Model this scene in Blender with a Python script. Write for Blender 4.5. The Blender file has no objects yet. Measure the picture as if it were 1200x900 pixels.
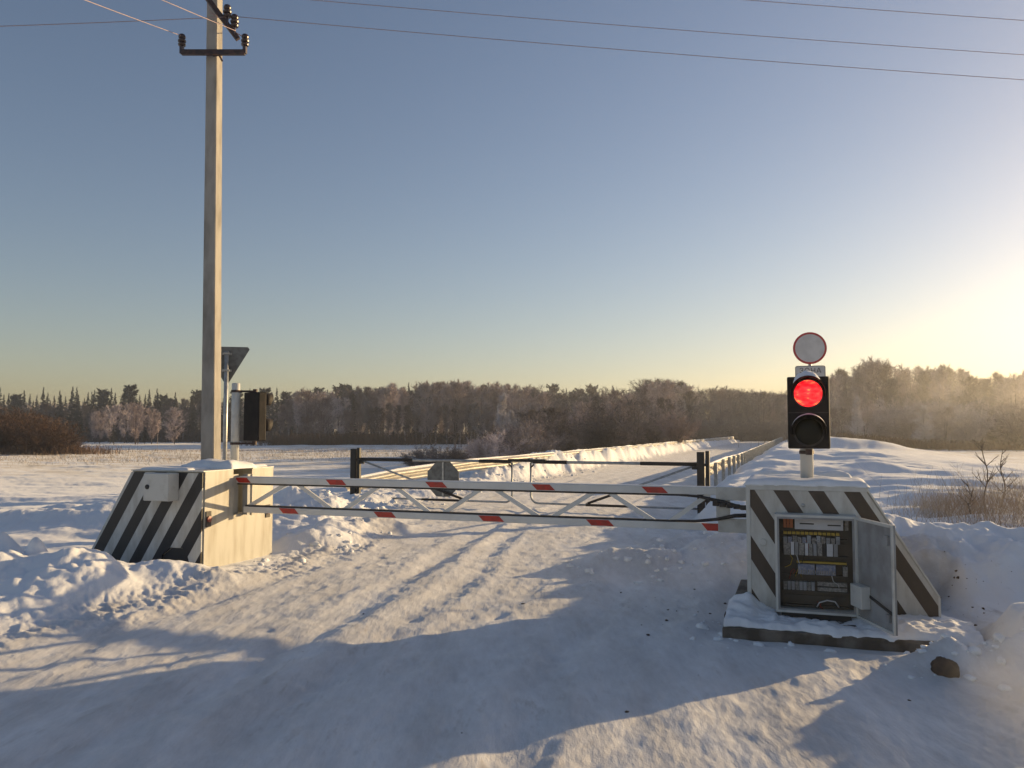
import bpy, math, random
import numpy as np
from mathutils import Vector, Matrix

R = math.radians
scn = bpy.context.scene
C = scn.collection

# ------------------------------------------------------------------ camera
F = 970.0
PITCH = math.atan(55 / F)
CAMZ = 1.6
cam = bpy.data.cameras.new('camera')
cam.sensor_width = 36
cam.lens = F / 1200 * 36
cam.clip_start = 0.05
cam.clip_end = 5000
camo = bpy.data.objects.new('camera', cam)
C.objects.link(camo)
camo.location = (0, 0, CAMZ)
camo.rotation_euler = (R(90) + PITCH, 0, 0)
scn.camera = camo

# ------------------------------------------------------------------ light
SUN_AZ, SUN_EL = R(58), R(9.2)
w = bpy.data.worlds.new('World')
scn.world = w
w.use_nodes = True
nt = w.node_tree
bg = nt.nodes['Background']
sky = nt.nodes.new('ShaderNodeTexSky')
sky.sky_type = 'NISHITA'
sky.sun_disc = False
sky.sun_elevation = SUN_EL
sky.sun_rotation = SUN_AZ
sky.altitude = 100
sky.air_density = 1.0
sky.dust_density = 0.7
sky.ozone_density = 0.9
tint = nt.nodes.new('ShaderNodeMix'); tint.data_type = 'RGBA'; tint.blend_type = 'MULTIPLY'; tint.inputs[0].default_value = 1
tint.inputs[7].default_value = (1.03, .975, 1.09, 1)      # violet cast of the winter air
nt.links.new(sky.outputs[0], tint.inputs[6]); nt.links.new(tint.outputs[2], bg.inputs[0])
bg.inputs[1].default_value = 0.075

sl_ = bpy.data.lights.new('sun', 'SUN')
sl_.energy = 4.3
sl_.angle = R(0.55)
sl_.color = (1.0, 0.71, 0.36)
so = bpy.data.objects.new('sun', sl_)
C.objects.link(so)
sd = Vector((math.sin(SUN_AZ) * math.cos(SUN_EL), math.cos(SUN_AZ) * math.cos(SUN_EL), math.sin(SUN_EL)))
so.rotation_euler = sd.to_track_quat('Z', 'Y').to_euler()
so.location = (40, 26, 20)

vs = scn.view_settings
vs.view_transform = 'Standard'
vs.look = 'None'
vs.gamma = 1
vs.exposure = 0.73
scn.cycles.use_denoising = True
scn.cycles.max_bounces = 6
scn.cycles.transparent_max_bounces = 8
scn.cycles.volume_bounces = 0
scn.cycles.sample_clamp_indirect = 5

# ------------------------------------------------------------------ numbers
A = R(19)
U = Vector((math.sin(A), math.cos(A)))
V = Vector((math.cos(A), -math.sin(A)))


def P(px, py, D):
    a, b = (px - 600) / F, (450 - py) / F
    d = Vector((a, math.cos(PITCH) - b * math.sin(PITCH), math.sin(PITCH) + b * math.cos(PITCH)))
    return Vector((0, 0, CAMZ)) + d * (D / d.y)


def _h(ix, iy, seed):
    n = (ix.astype(np.int64) * 374761393 + iy.astype(np.int64) * 668265263 + seed * 2147483647) & 0xFFFFFFFF
    n = ((n ^ (n >> 13)) * 1274126177) & 0xFFFFFFFF
    n = (n ^ (n >> 16)) & 0xFFFFFFFF
    return n / 4294967295.0


def noise(x, y, seed=0):
    x = np.asarray(x, float); y = np.asarray(y, float)
    ix, iy = np.floor(x), np.floor(y)
    fx, fy = x - ix, y - iy
    ux, uy = fx * fx * fx * (fx * (fx * 6 - 15) + 10), fy * fy * fy * (fy * (fy * 6 - 15) + 10)

    def g(dx, dy):
        a = _h(ix + dx, iy + dy, seed) * 2 * np.pi
        return np.cos(a) * (fx - dx) + np.sin(a) * (fy - dy)
    a = g(0, 0) + ux * (g(1, 0) - g(0, 0))
    b = g(0, 1) + ux * (g(1, 1) - g(0, 1))
    return (a + uy * (b - a)) * 1.5


def fbm(x, y, oct=4, seed=0, gain=.5):
    v, a, f = 0, 1, 1
    for i in range(oct):
        v = v + a * noise(x * f, y * f, seed + i * 17)
        a *= gain; f *= 2.03
    return v


def ss(a, b, x):
    t = np.clip((x - a) / (b - a), 0, 1)
    return t * t * (3 - 2 * t)


def road_fields(x, y):
    s = x * V.x + y * V.y
    t = x * U.x + y * U.y
    sl = np.interp(t, [-60, 3, 10, 15, 25, 600], [-5.8, -5.7, -5.7, -7.9, -8.0, -8.0])
    sr = np.interp(t, [-60, 4, 6, 9.4, 12, 16, 25, 600], [1.3, 1.1, 1.2, 1.2, -1.4, -1.9, -2.2, -2.2])
    wob = .22 * fbm(x * .9, y * .9, 3, 5)
    return s, t, sl - s + wob, s - sr + wob


def gauss(x, y, cx, cy, ax, ay, h, rot=0.0):
    dx, dy = x - cx, y - cy
    c, s_ = math.cos(rot), math.sin(rot)
    u_, v_ = dx * c + dy * s_, -dx * s_ + dy * c
    return h * np.exp(-(u_ / ax) ** 2 - (v_ / ay) ** 2)


def seg(x, y, x0, y0, x1, y1, wd, h):
    dx, dy = x1 - x0, y1 - y0
    L = math.hypot(dx, dy)
    k = np.clip(((x - x0) * dx + (y - y0) * dy) / L ** 2, 0, 1)
    d = np.hypot(x - x0 - k * dx, y - y0 - k * dy)
    return h * np.exp(-(d / wd) ** 2)


def terrain(x, y, fine=True):
    """height, packed (0..1 road snow), rough, dirt"""
    x = np.asarray(x, float); y = np.asarray(y, float)
    s, t, dl, dr = road_fields(x, y)
    road = ss(.25, -.15, dl) * ss(.25, -.15, dr)
    far = ss(12, 60, np.hypot(x, y))
    # banks ploughed to each side
    aL = np.interp(t, [-60, 1, 3.5, 6, 7.6, 10, 11.5, 15, 21, 30, 120, 160], [.2, .2, .1, .12, .05, .06, .22, .16, .16, .72, .62, .0])
    aR = np.interp(t, [-60, 1, 4, 9, 12, 16, 24, 40, 120, 160], [.2, .15, .02, .02, .42, .46, .44, .42, .45, .0])
    nb = 1 + (.38 - .20 * ss(20, 34, t)) * fbm(x * .8, y * .8, 3, 9)
    nbr = 1 + .22 * fbm(x * .35, y * .35, 3, 19)
    bl = aL * nb * ss(0, .75, dl) * (1 - .55 * ss(1.0, 3.2, dl))
    br = aR * nbr * ss(0, .75, dr) * (1 - .45 * ss(1.0, 3.5, dr))
    z = bl * ss(9, 5, dl) + br * ss(14, 7, dr)
    z = z - .55 * ss(2.2, 9, dl) * ss(17, 26, t) - .25 * ss(5, 14, dl)
    z = z + .14 * ss(1.5, 4, dr) * ss(8, 14, t) * ss(13, 6, dr) + .18 * ss(.3, 1.2, dr) * ss(18, 28, t) * ss(16, 2, dr) - .30 * ss(5, 22, dr) * ss(10, 25, t)
    # open field: wind drifts
    field = ss(.5, 3.5, np.maximum(dl, dr))
    dn = fbm(x * .16 + 3, y * .42, 3, 21)
    rdg = 1 - np.abs(noise(x * .30 + .3 * y, y * .85 - .12 * x, 33)) * 2.0
    calm = 1 - .25 * ss(.5, 3, dr)
    z = z + field * calm * (.10 * dn + .055 * np.clip(rdg, 0, 1) * (1 - .5 * far) + .020 * fbm(x * .8, y * 2.1, 3, 41))
    z = z + .25 * field * far * fbm(x * .02, y * .03, 2, 71)
    z = z - .35 * ss(40, 190, np.hypot(x, y)) * (1 - road)
    # mounds round the two cabinets
    m = seg(x, y, -3.35, 8.75, -4.5, 8.5, .50, .17)
    m = np.maximum(m, seg(x, y, -4.4, 8.35, -6.6, 8.2, .75, .27))
    m = np.maximum(m, gauss(x, y, -4.98, 8.75, .16, .14, .42))
    m = np.maximum(m, gauss(x, y, -5.45, 8.9, .34, .30, .42))
    m = np.maximum(m, seg(x, y, -2.75, 11.4, -2.1, 13.6, .38, .22))
    m = np.maximum(m, gauss(x, y, -6.6, 13.6, 2.6, 1.0, .28))
    m = np.maximum(m, gauss(x, y, -3.6, 14.6, 1.0, .7, .35))
    m = np.maximum(m, gauss(x, y, 1.55, 9.9, .6, .45, .26))
    m = np.maximum(m, gauss(x, y, 2.3, 10.8, .7, .6, .32))
    m = np.maximum(m, gauss(x, y, 4.05, 5.75, .90, .55, .47, -.5) + gauss(x, y, 4.2, 5.5, .4, .35, .12))
    m = np.maximum(m, gauss(x, y, 2.95, 5.68, .26, .2, .16))
    m = np.maximum(m, seg(x, y, 3.1, 9.9, 8.5, 5.4, 1.0, .50))
    m = np.maximum(m, gauss(x, y, 2.0, 6.95, .35, .3, .10))
    mounds = m
    z = z + m * (1 + .30 * fbm(x * 1.6, y * 1.6, 4, 51))
    z = z + gauss(x, y, 19.2, 50, 2.3, 2.0, .60) + gauss(x, y, 22.0, 49.5, 1.9, 1.7, .34) + .30 * ss(.6, 1.6, dr) * ss(8, 3, dr) * ss(9, 14, t) * ss(90, 30, t) * np.clip(noise(x * .35 + .5 * y, y * .7 - .2 * x, 133), 0, 1)
    bank = np.clip(bl / .3, 0, 1) * ss(4.5, 2.0, dl) + np.clip(br / .3, 0, 1) * ss(4, 2, dr)
    rough = np.clip(bank + np.clip(mounds / .2, 0, 1) * .12, 0, 1) * ss(60, 30, t)
    rough = rough * (1 - .93 * ss(.2, .8, dr) * ss(10, 16, t))
    rough = rough * (1 - .85 * np.clip(seg(x, y, 3.1, 9.9, 8.5, 5.4, .9, 1.6), 0, 1))
    edge = np.exp(-((dl - .05) / .35) ** 2) + np.exp(-((dr - .05) / .35) ** 2)
    edge = edge * ss(60, 25, t)
    if fine:
        ch = np.abs(noise(x * 3.1, y * 3.1, 61)) + .5 * np.abs(noise(x * 7, y * 7, 62))
        z = z + rough * (.11 * (ch - .35)) + edge * .035 * (np.abs(noise(x * 6, y * 6, 63)) + .6 * np.abs(noise(x * 14, y * 14, 64)))
        # wheel-worn road: ruts along the road, scuffs and footprints
        q = s + .15 * noise(t * .25, s * .3, 81)
        rut = noise(q * 1.5, t * .10, 82) + .7 * noise(q * 4.0, t * .16, 182)
        scuff = noise(q * 3.0 + .3 * t, t * 1.0, 83)
        trk = 0
        for c_ in (-1.9, -3.35, -4.1, -5.5):
            dq = (s - c_ - .35 * noise(t * .13, t * 0 + c_, 180) - np.interp(t, [0, 9, 15, 30], [.9, 0, -1.2, -1.6])) / .15
            trk = trk - .020 * np.exp(-dq ** 2) * (1 + .5 * noise(t * 1.1, t * 0 + c_, 181)) + .009 * np.exp(-(np.abs(dq) - 1.7) ** 2 * 3)
        z = z + road * ss(110, 40, t) * trk
        z = z + road * (.015 * rut + .007 * scuff + .007 * fbm(q * 7, t * 3.3, 3, 84))
        foot = np.clip(noise(s * 4.2, t * 2.7, 85) - .40, 0, 1)
        z = z - road * .035 * foot * ss(-.2, .35, noise(s * .6, t * .6, 86))
        z = z + (1 - road) * (.008 * fbm(x * 3.5, y * 5, 2, 87))
    # level bed below the right cabinet and its slab
    ls = (x - 2.0) * V.x + (y - 7.12) * V.y
    lt = (x - 2.0) * U.x + (y - 7.12) * U.y
    inbed = ss(-.45, -.2, ls) * ss(1.9, 1.6, ls) * ss(-.95, -.72, lt) * ss(1.75, 1.6, lt)
    z = z * (1 - inbed) + (-.02 + .01 * noise(x * 4, y * 4, 91)) * inbed
    ls = (x + 3.51) * V.x + (y - 9.52) * V.y
    lt = (x + 3.51) * U.x + (y - 9.52) * U.y
    inbed = ss(-1.9, -1.6, ls) * ss(.25, .05, ls) * ss(-.15, .02, lt) * ss(1.6, 1.3, lt)
    z = z * (1 - inbed * .85) + .01 * inbed
    dirt = np.clip(fbm(s * .8, t * .35, 3, 95) * .6 + .35 * road, 0, 1)
    dirt = dirt + gauss(x, y, 3.9, 7.4, .7, .6, 1.1) * np.clip(fbm(x * 3, y * 5, 2, 97) * 2, 0, 1)
    return z, np.clip(road + .35 * edge, 0, 1), rough, dirt


def H(x, y):
    return float(terrain(np.array([x]), np.array([y]))[0][0])


# ------------------------------------------------------------------ materials
def mat(name, col=(.5, .5, .5), rough=.6, metal=0, col2=None, scale=8, bump=0, bscale=None, mixlo=.4, mixhi=.6, emit=None, estr=0, spec=None, stretch=None):
    m = bpy.data.materials.new(name)
    m.use_nodes = True
    n = m.node_tree; b = n.nodes['Principled BSDF']
    b.inputs['Base Color'].default_value = (*col, 1)
    b.inputs['Roughness'].default_value = rough
    b.inputs['Metallic'].default_value = metal
    if spec is not None:
        b.inputs['Specular IOR Level'].default_value = spec
    tc = n.nodes.new('ShaderNodeTexCoord')
    src = tc.outputs['Object']
    if stretch:
        mp = n.nodes.new('ShaderNodeMapping'); mp.inputs['Scale'].default_value = stretch
        n.links.new(src, mp.inputs[0]); src = mp.outputs[0]
    if col2:
        nz = n.nodes.new('ShaderNodeTexNoise'); nz.inputs['Scale'].default_value = scale; nz.inputs['Detail'].default_value = 6
        n.links.new(src, nz.inputs['Vector'])
        rp = n.nodes.new('ShaderNodeValToRGB')
        rp.color_ramp.elements[0].position = mixlo; rp.color_ramp.elements[0].color = (*col, 1)
        rp.color_ramp.elements[1].position = mixhi; rp.color_ramp.elements[1].color = (*col2, 1)
        n.links.new(nz.outputs['Fac'], rp.inputs[0]); n.links.new(rp.outputs[0], b.inputs['Base Color'])
    if bump:
        nz = n.nodes.new('ShaderNodeTexNoise'); nz.inputs['Scale'].default_value = bscale or scale; nz.inputs['Detail'].default_value = 5
        n.links.new(src, nz.inputs['Vector'])
        bp = n.nodes.new('ShaderNodeBump'); bp.inputs['Strength'].default_value = 1; bp.inputs['Distance'].default_value = bump
        n.links.new(nz.outputs['Fac'], bp.inputs['Height']); n.links.new(bp.outputs[0], b.inputs['Normal'])
    if emit:
        b.inputs['Emission Color'].default_value = (*emit, 1); b.inputs['Emission Strength'].default_value = estr
    return m


M = {}
M['white'] = mat('white_paint', (.41, .395, .345), .5, col2=(.30, .275, .22), scale=2.2, mixlo=.45, mixhi=.72, bump=.0008, bscale=30, stretch=(4, 4, .7))
M['boom'] = mat('boom_white', (.66, .66, .64), .4, col2=(.55, .545, .52), scale=4, mixlo=.45, mixhi=.8)
M['trim'] = mat('grey_white_paint', (.55, .55, .52), .45, col2=(.40, .39, .36), scale=9, mixlo=.5, mixhi=.8)
M['grey'] = mat('grey_paint', (.30, .31, .32), .5, col2=(.22, .22, .22), scale=6)
M['dark'] = mat('dark_recess', (.03, .03, .03), .7)
M['black'] = mat('black_paint', (.010, .009, .010), .6, col2=(.022, .02, .02), scale=12, mixlo=.5, mixhi=.85)
M['housing'] = mat('black_housing', (.012, .011, .012), .65, col2=(.024, .02, .02), scale=7, spec=.2)
M['rubber'] = mat('rubber', (.02, .018, .018), .65, col2=(.05, .045, .045), scale=30)
M['red'] = mat('red_reflective', (.50, .03, .02), .35, col2=(.36, .03, .02), scale=20)
M['redring'] = mat('red_sign_ring', (.42, .03, .04), .5)
M['signface'] = mat('sign_face', (.55, .55, .56), .5, col2=(.47, .47, .48), scale=5)
M['signback'] = mat('sign_back', (.16, .17, .17), .55, metal=.2, col2=(.10, .105, .105), scale=9)
M['galv'] = mat('galvanised', (.42, .43, .43), .42, metal=.55, col2=(.30, .31, .31), scale=11, bump=.0005, bscale=60)
M['rail'] = mat('guardrail_zinc', (.46, .44, .40), .5, metal=.25, col2=(.36, .34, .31), scale=4, bump=.001)
M['concrete'] = mat('pole_concrete', (.34, .32, .29), .85, col2=(.19, .175, .155), scale=5, mixlo=.42, mixhi=.72, bump=.004, bscale=40, stretch=(1, 1, .35))
M['slab'] = mat('slab_concrete', (.17, .145, .12), .9, col2=(.08, .065, .05), scale=6, bump=.006, bscale=22)
M['iron'] = mat('painted_iron', (.025, .016, .018), .6, col2=(.06, .03, .025), scale=15)
M['porcelain'] = mat('brown_porcelain', (.035, .02, .022), .3)
M['wire'] = mat('wire_alu', (.34, .26, .27), .6, metal=.2)
M['snowcap'] = mat('settled_snow', (.82, .83, .85), .7, col2=(.76, .77, .79), scale=9, bump=.004, bscale=40)
M['stone'] = mat('brown_stone', (.10, .065, .045), .85, col2=(.06, .04, .03), scale=14, bump=.006, bscale=30)
M['yellow'] = mat('yellow_terminal', (.42, .28, .04), .5)
M['plastic'] = mat('grey_plastic', (.28, .265, .24), .5, col2=(.15, .14, .13), scale=60)
M['blueplastic'] = mat('blue_grey_plastic', (.14, .16, .24), .5, col2=(.28, .28, .30), scale=50)
M['orange'] = mat('orange_wires', (.35, .10, .03), .5)
M['backplate'] = mat('mounting_plate', (.07, .06, .048), .5, col2=(.05, .043, .035), scale=5)
M['redwire'] = mat('reddish_part', (.22, .04, .03), .5)
M['letter'] = mat('black_lettering', (.03, .025, .04), .5)
M['lensdark'] = mat('unlit_lens', (.008, .010, .008), .4, spec=.2)
# vegetation
M['bark'] = mat('bark', (.09, .065, .05), .9)
M['birchbark'] = mat('birch_bark', (.33, .28, .25), .85, col2=(.10, .08, .07), scale=2, stretch=(1, 1, 3), mixlo=.45, mixhi=.55)
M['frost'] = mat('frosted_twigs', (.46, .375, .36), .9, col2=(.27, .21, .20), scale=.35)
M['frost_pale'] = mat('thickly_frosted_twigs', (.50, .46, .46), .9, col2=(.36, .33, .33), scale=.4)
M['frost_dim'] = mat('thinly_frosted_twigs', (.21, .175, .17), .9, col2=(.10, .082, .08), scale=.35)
M['brush'] = mat('underbrush_twigs', (.07, .055, .05), .9, col2=(.035, .027, .025), scale=.3)
M['brown'] = mat('brown_twigs', (.115, .062, .034), .9, col2=(.07, .04, .025), scale=.5)
M['conifer'] = mat('conifer_needles', (.014, .019, .017), .9, col2=(.03, .034, .03), scale=.6)
M['straw'] = mat('dry_grass', (.50, .41, .30), .9, col2=(.33, .25, .18), scale=1.0)
M['straw_red'] = mat('dead_undergrowth', (.17, .095, .05), .9, col2=(.10, .06, .035), scale=.3)


def snow_material():
    m = bpy.data.materials.new('snow')
    m.use_nodes = True
    n = m.node_tree; L = n.links; b = n.nodes['Principled BSDF']
    b.inputs['Roughness'].default_value = .62
    b.inputs['Specular IOR Level'].default_value = .4
    b.inputs['Sheen Weight'].default_value = .18
    b.inputs['Sheen Roughness'].default_value = .4
    tc = n.nodes.new('ShaderNodeTexCoord')
    at = n.nodes.new('ShaderNodeAttribute'); at.attribute_name = 'packed'
    ad = n.nodes.new('ShaderNodeAttribute'); ad.attribute_name = 'dirt'

    def nz(scale, det=5, vec=None, rough=.5):
        k = n.nodes.new('ShaderNodeTexNoise'); k.inputs['Scale'].default_value = scale; k.inputs['Detail'].default_value = det
        k.inputs['Roughness'].default_value = rough
        L.new(vec or tc.outputs['Object'], k.inputs['Vector']); return k.outputs['Fac']

    def ramp(fac, p0, c0, p1, c1):
        r = n.nodes.new('ShaderNodeValToRGB'); e = r.color_ramp.elements
        e[0].position = p0; e[0].color = (*c0, 1); e[1].position = p1; e[1].color = (*c1, 1)
        L.new(fac, r.inputs[0]); return r.outputs[0]

    def mix(f, a, b_):
        x = n.nodes.new('ShaderNodeMix'); x.data_type = 'RGBA'
        if isinstance(f, float): x.inputs[0].default_value = f
        else: L.new(f, x.inputs[0])
        L.new(a, x.inputs[6]); L.new(b_, x.inputs[7]); return x.outputs[2]

    mp = n.nodes.new('ShaderNodeMapping'); mp.inputs['Rotation'].default_value = (0, 0, A); mp.inputs['Scale'].default_value = (1, .26, 1)
    L.new(tc.outputs['Object'], mp.inputs[0])
    clean = ramp(nz(1.3), .3, (.77, .79, .83), .7, (.84, .85, .87))
    pack = ramp(nz(2.2, 7, mp.outputs[0], .74), .36, (.50, .49, .49), .64, (.72, .72, .73))
    col = mix(at.outputs['Fac'], clean, pack)
    mu = n.nodes.new('ShaderNodeMath'); mu.operation = 'MULTIPLY'
    L.new(ramp(nz(9, 6, mp.outputs[0], .7), .55, (0, 0, 0), .70, (1, 1, 1)), mu.inputs[0]); L.new(ad.outputs['Fac'], mu.inputs[1])
    dcol = n.nodes.new('ShaderNodeRGB'); dcol.outputs[0].default_value = (.33, .28, .24, 1)
    m3 = n.nodes.new('ShaderNodeMath'); m3.operation = 'MULTIPLY'; m3.inputs[1].default_value = .75; m3.use_clamp = True
    L.new(mu.outputs[0], m3.inputs[0])
    col = mix(m3.outputs[0], col, dcol.outputs[0])
    # yellow-grey grass tips showing through the far field
    fld = n.nodes.new('ShaderNodeAttribute'); fld.attribute_name = 'grassy'
    gcol = n.nodes.new('ShaderNodeRGB'); gcol.outputs[0].default_value = (.42, .33, .25, 1)
    mp2 = n.nodes.new('ShaderNodeMapping'); mp2.inputs['Scale'].default_value = (.25, .6, 1)
    L.new(tc.outputs['Object'], mp2.inputs[0])
    g2 = n.nodes.new('ShaderNodeMath'); g2.operation = 'MULTIPLY'
    L.new(ramp(nz(1.5, 8, mp2.outputs[0], .7), .42, (0, 0, 0), .62, (1, 1, 1)), g2.inputs[0]); L.new(fld.outputs['Fac'], g2.inputs[1])
    col = mix(g2.outputs[0], col, gcol.outputs[0])
    L.new(col, b.inputs['Base Color'])
    bp = n.nodes.new('ShaderNodeBump'); bp.inputs['Distance'].default_value = .012; bp.inputs['Strength'].default_value = .8
    L.new(nz(14, 8, mp.outputs[0], .6), bp.inputs['Height'])
    bp2 = n.nodes.new('ShaderNodeBump'); bp2.inputs['Distance'].default_value = .003; bp2.inputs['Strength'].default_value = .7
    L.new(nz(90, 4), bp2.inputs['Height']); L.new(bp.outputs[0], bp2.inputs['Normal'])
    L.new(bp2.outputs[0], b.inputs['Normal'])
    return m


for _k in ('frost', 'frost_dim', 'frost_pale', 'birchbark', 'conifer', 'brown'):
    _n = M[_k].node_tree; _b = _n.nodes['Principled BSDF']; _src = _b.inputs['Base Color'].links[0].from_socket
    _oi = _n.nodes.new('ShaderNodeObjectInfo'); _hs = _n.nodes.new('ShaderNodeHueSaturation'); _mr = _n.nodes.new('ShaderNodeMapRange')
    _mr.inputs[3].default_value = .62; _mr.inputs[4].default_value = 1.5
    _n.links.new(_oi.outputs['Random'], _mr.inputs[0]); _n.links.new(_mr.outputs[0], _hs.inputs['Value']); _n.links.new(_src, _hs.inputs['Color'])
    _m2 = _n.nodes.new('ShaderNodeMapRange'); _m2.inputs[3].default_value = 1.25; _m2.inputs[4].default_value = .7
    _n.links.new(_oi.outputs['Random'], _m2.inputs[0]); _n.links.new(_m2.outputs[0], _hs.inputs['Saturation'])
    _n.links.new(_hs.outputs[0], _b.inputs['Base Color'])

M['snow'] = snow_material()


def stripe_material(name, dark, offset, period, duty, sign, slope=1.6, top=1.13):
    """diagonal warning stripes: dark where frac((m - (top - z) / slope - offset) / period) < duty"""
    m = bpy.data.materials.new(name); m.use_nodes = True
    n = m.node_tree; L = n.links; b = n.nodes['Principled BSDF']
    b.inputs['Roughness'].default_value = .42
    tc = n.nodes.new('ShaderNodeTexCoord'); sp = n.nodes.new('ShaderNodeSeparateXYZ'); L.new(tc.outputs['Object'], sp.inputs[0])

    def ma(op, a, c):
        k = n.nodes.new('ShaderNodeMath'); k.operation = op
        for i, v in enumerate((a, c)):
            if isinstance(v, (int, float)): k.inputs[i].default_value = v
            else: L.new(v, k.inputs[i])
        return k.outputs[0]
    q = ma('ADD', ma('MULTIPLY', sp.outputs[0], sign), ma('MULTIPLY', sp.outputs[2], 1 / slope))
    q = ma('ADD', q, -top / slope - offset + 20 * period)
    q = ma('FRACT', ma('DIVIDE', q, period), 0)
    f = ma('LESS_THAN', q, duty)
    nz = n.nodes.new('ShaderNodeTexNoise'); nz.inputs['Scale'].default_value = 3; nz.inputs['Detail'].default_value = 9; nz.inputs['Roughness'].default_value = .65
    mpp = n.nodes.new('ShaderNodeMapping'); mpp.inputs['Scale'].default_value = (3, 3, .8)
    L.new(tc.outputs['Object'], mpp.inputs[0]); L.new(mpp.outputs[0], nz.inputs['Vector'])
    r1 = n.nodes.new('ShaderNodeValToRGB'); e = r1.color_ramp.elements
    e[0].position = .4; e[0].color = (.56, .56, .53, 1); e[1].position = .70; e[1].color = (.38, .36, .32, 1)
    r2 = n.nodes.new('ShaderNodeValToRGB'); e = r2.color_ramp.elements
    e[0].position = .3; e[0].color = (*dark, 1); e[1].position = .8; e[1].color = (*[c * 2.2 for c in dark], 1)
    L.new(nz.outputs['Fac'], r1.inputs[0]); L.new(nz.outputs['Fac'], r2.inputs[0])
    x = n.nodes.new('ShaderNodeMix'); x.data_type = 'RGBA'
    L.new(f, x.inputs[0]); L.new(r1.outputs[0], x.inputs[6]); L.new(r2.outputs[0], x.inputs[7])
    L.new(x.outputs[2], b.inputs['Base Color'])
    return m


def lens_material():
    m = mat('red_lit_lens', (.5, .02, .02), .25)
    n = m.node_tree; L = n.links; b = n.nodes['Principled BSDF']
    tc = n.nodes.new('ShaderNodeTexCoord')
    mp = n.nodes.new('ShaderNodeMapping'); mp.inputs['Scale'].default_value = (1, 1, 2.2)
    L.new(tc.outputs['Object'], mp.inputs[0])
    nz = n.nodes.new('ShaderNodeTexNoise'); nz.inputs['Scale'].default_value = 13; nz.inputs['Detail'].default_value = 5
    L.new(mp.outputs[0], nz.inputs['Vector'])
    r = n.nodes.new('ShaderNodeValToRGB'); e = r.color_ramp.elements
    e[0].position = .42; e[0].color = (.45, .002, .008, 1); e[1].position = .72; e[1].color = (1.3, .32, .06, 1)
    e2 = r.color_ramp.elements.new(.60); e2.color = (1.0, .03, .03, 1)
    L.new(nz.outputs['Fac'], r.inputs[0]); L.new(r.outputs[0], b.inputs['Emission Color'])
    b.inputs['Emission Strength'].default_value = 1.2
    return m


M['lens_red'] = lens_material()
M['stripe_left'] = stripe_material('black_white_stripes', (.012, .011, .012), -.099, .307, .53, -1.0)
M['stripe_right'] = stripe_material('brown_white_stripes', (.028, .020, .016), .205, .277, .45, 1.0)
# on the right cabinet stripes run the other way: x grows rightwards while the height falls (sign +1 with -top/slope works for both)


# ------------------------------------------------------------------ mesh helpers
def tag(o, label=None, cat=None, group=None, kind=None):
    if label: o['label'] = label
    if cat: o['category'] = cat
    if group: o['group'] = group
    if kind: o['kind'] = kind
    return o


def empty(name, loc, rz=0.0):
    o = bpy.data.objects.new(name, None)
    o.empty_display_size = .2
    C.objects.link(o); o.location = loc; o.rotation_euler = (0, 0, rz)
    return o


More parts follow.
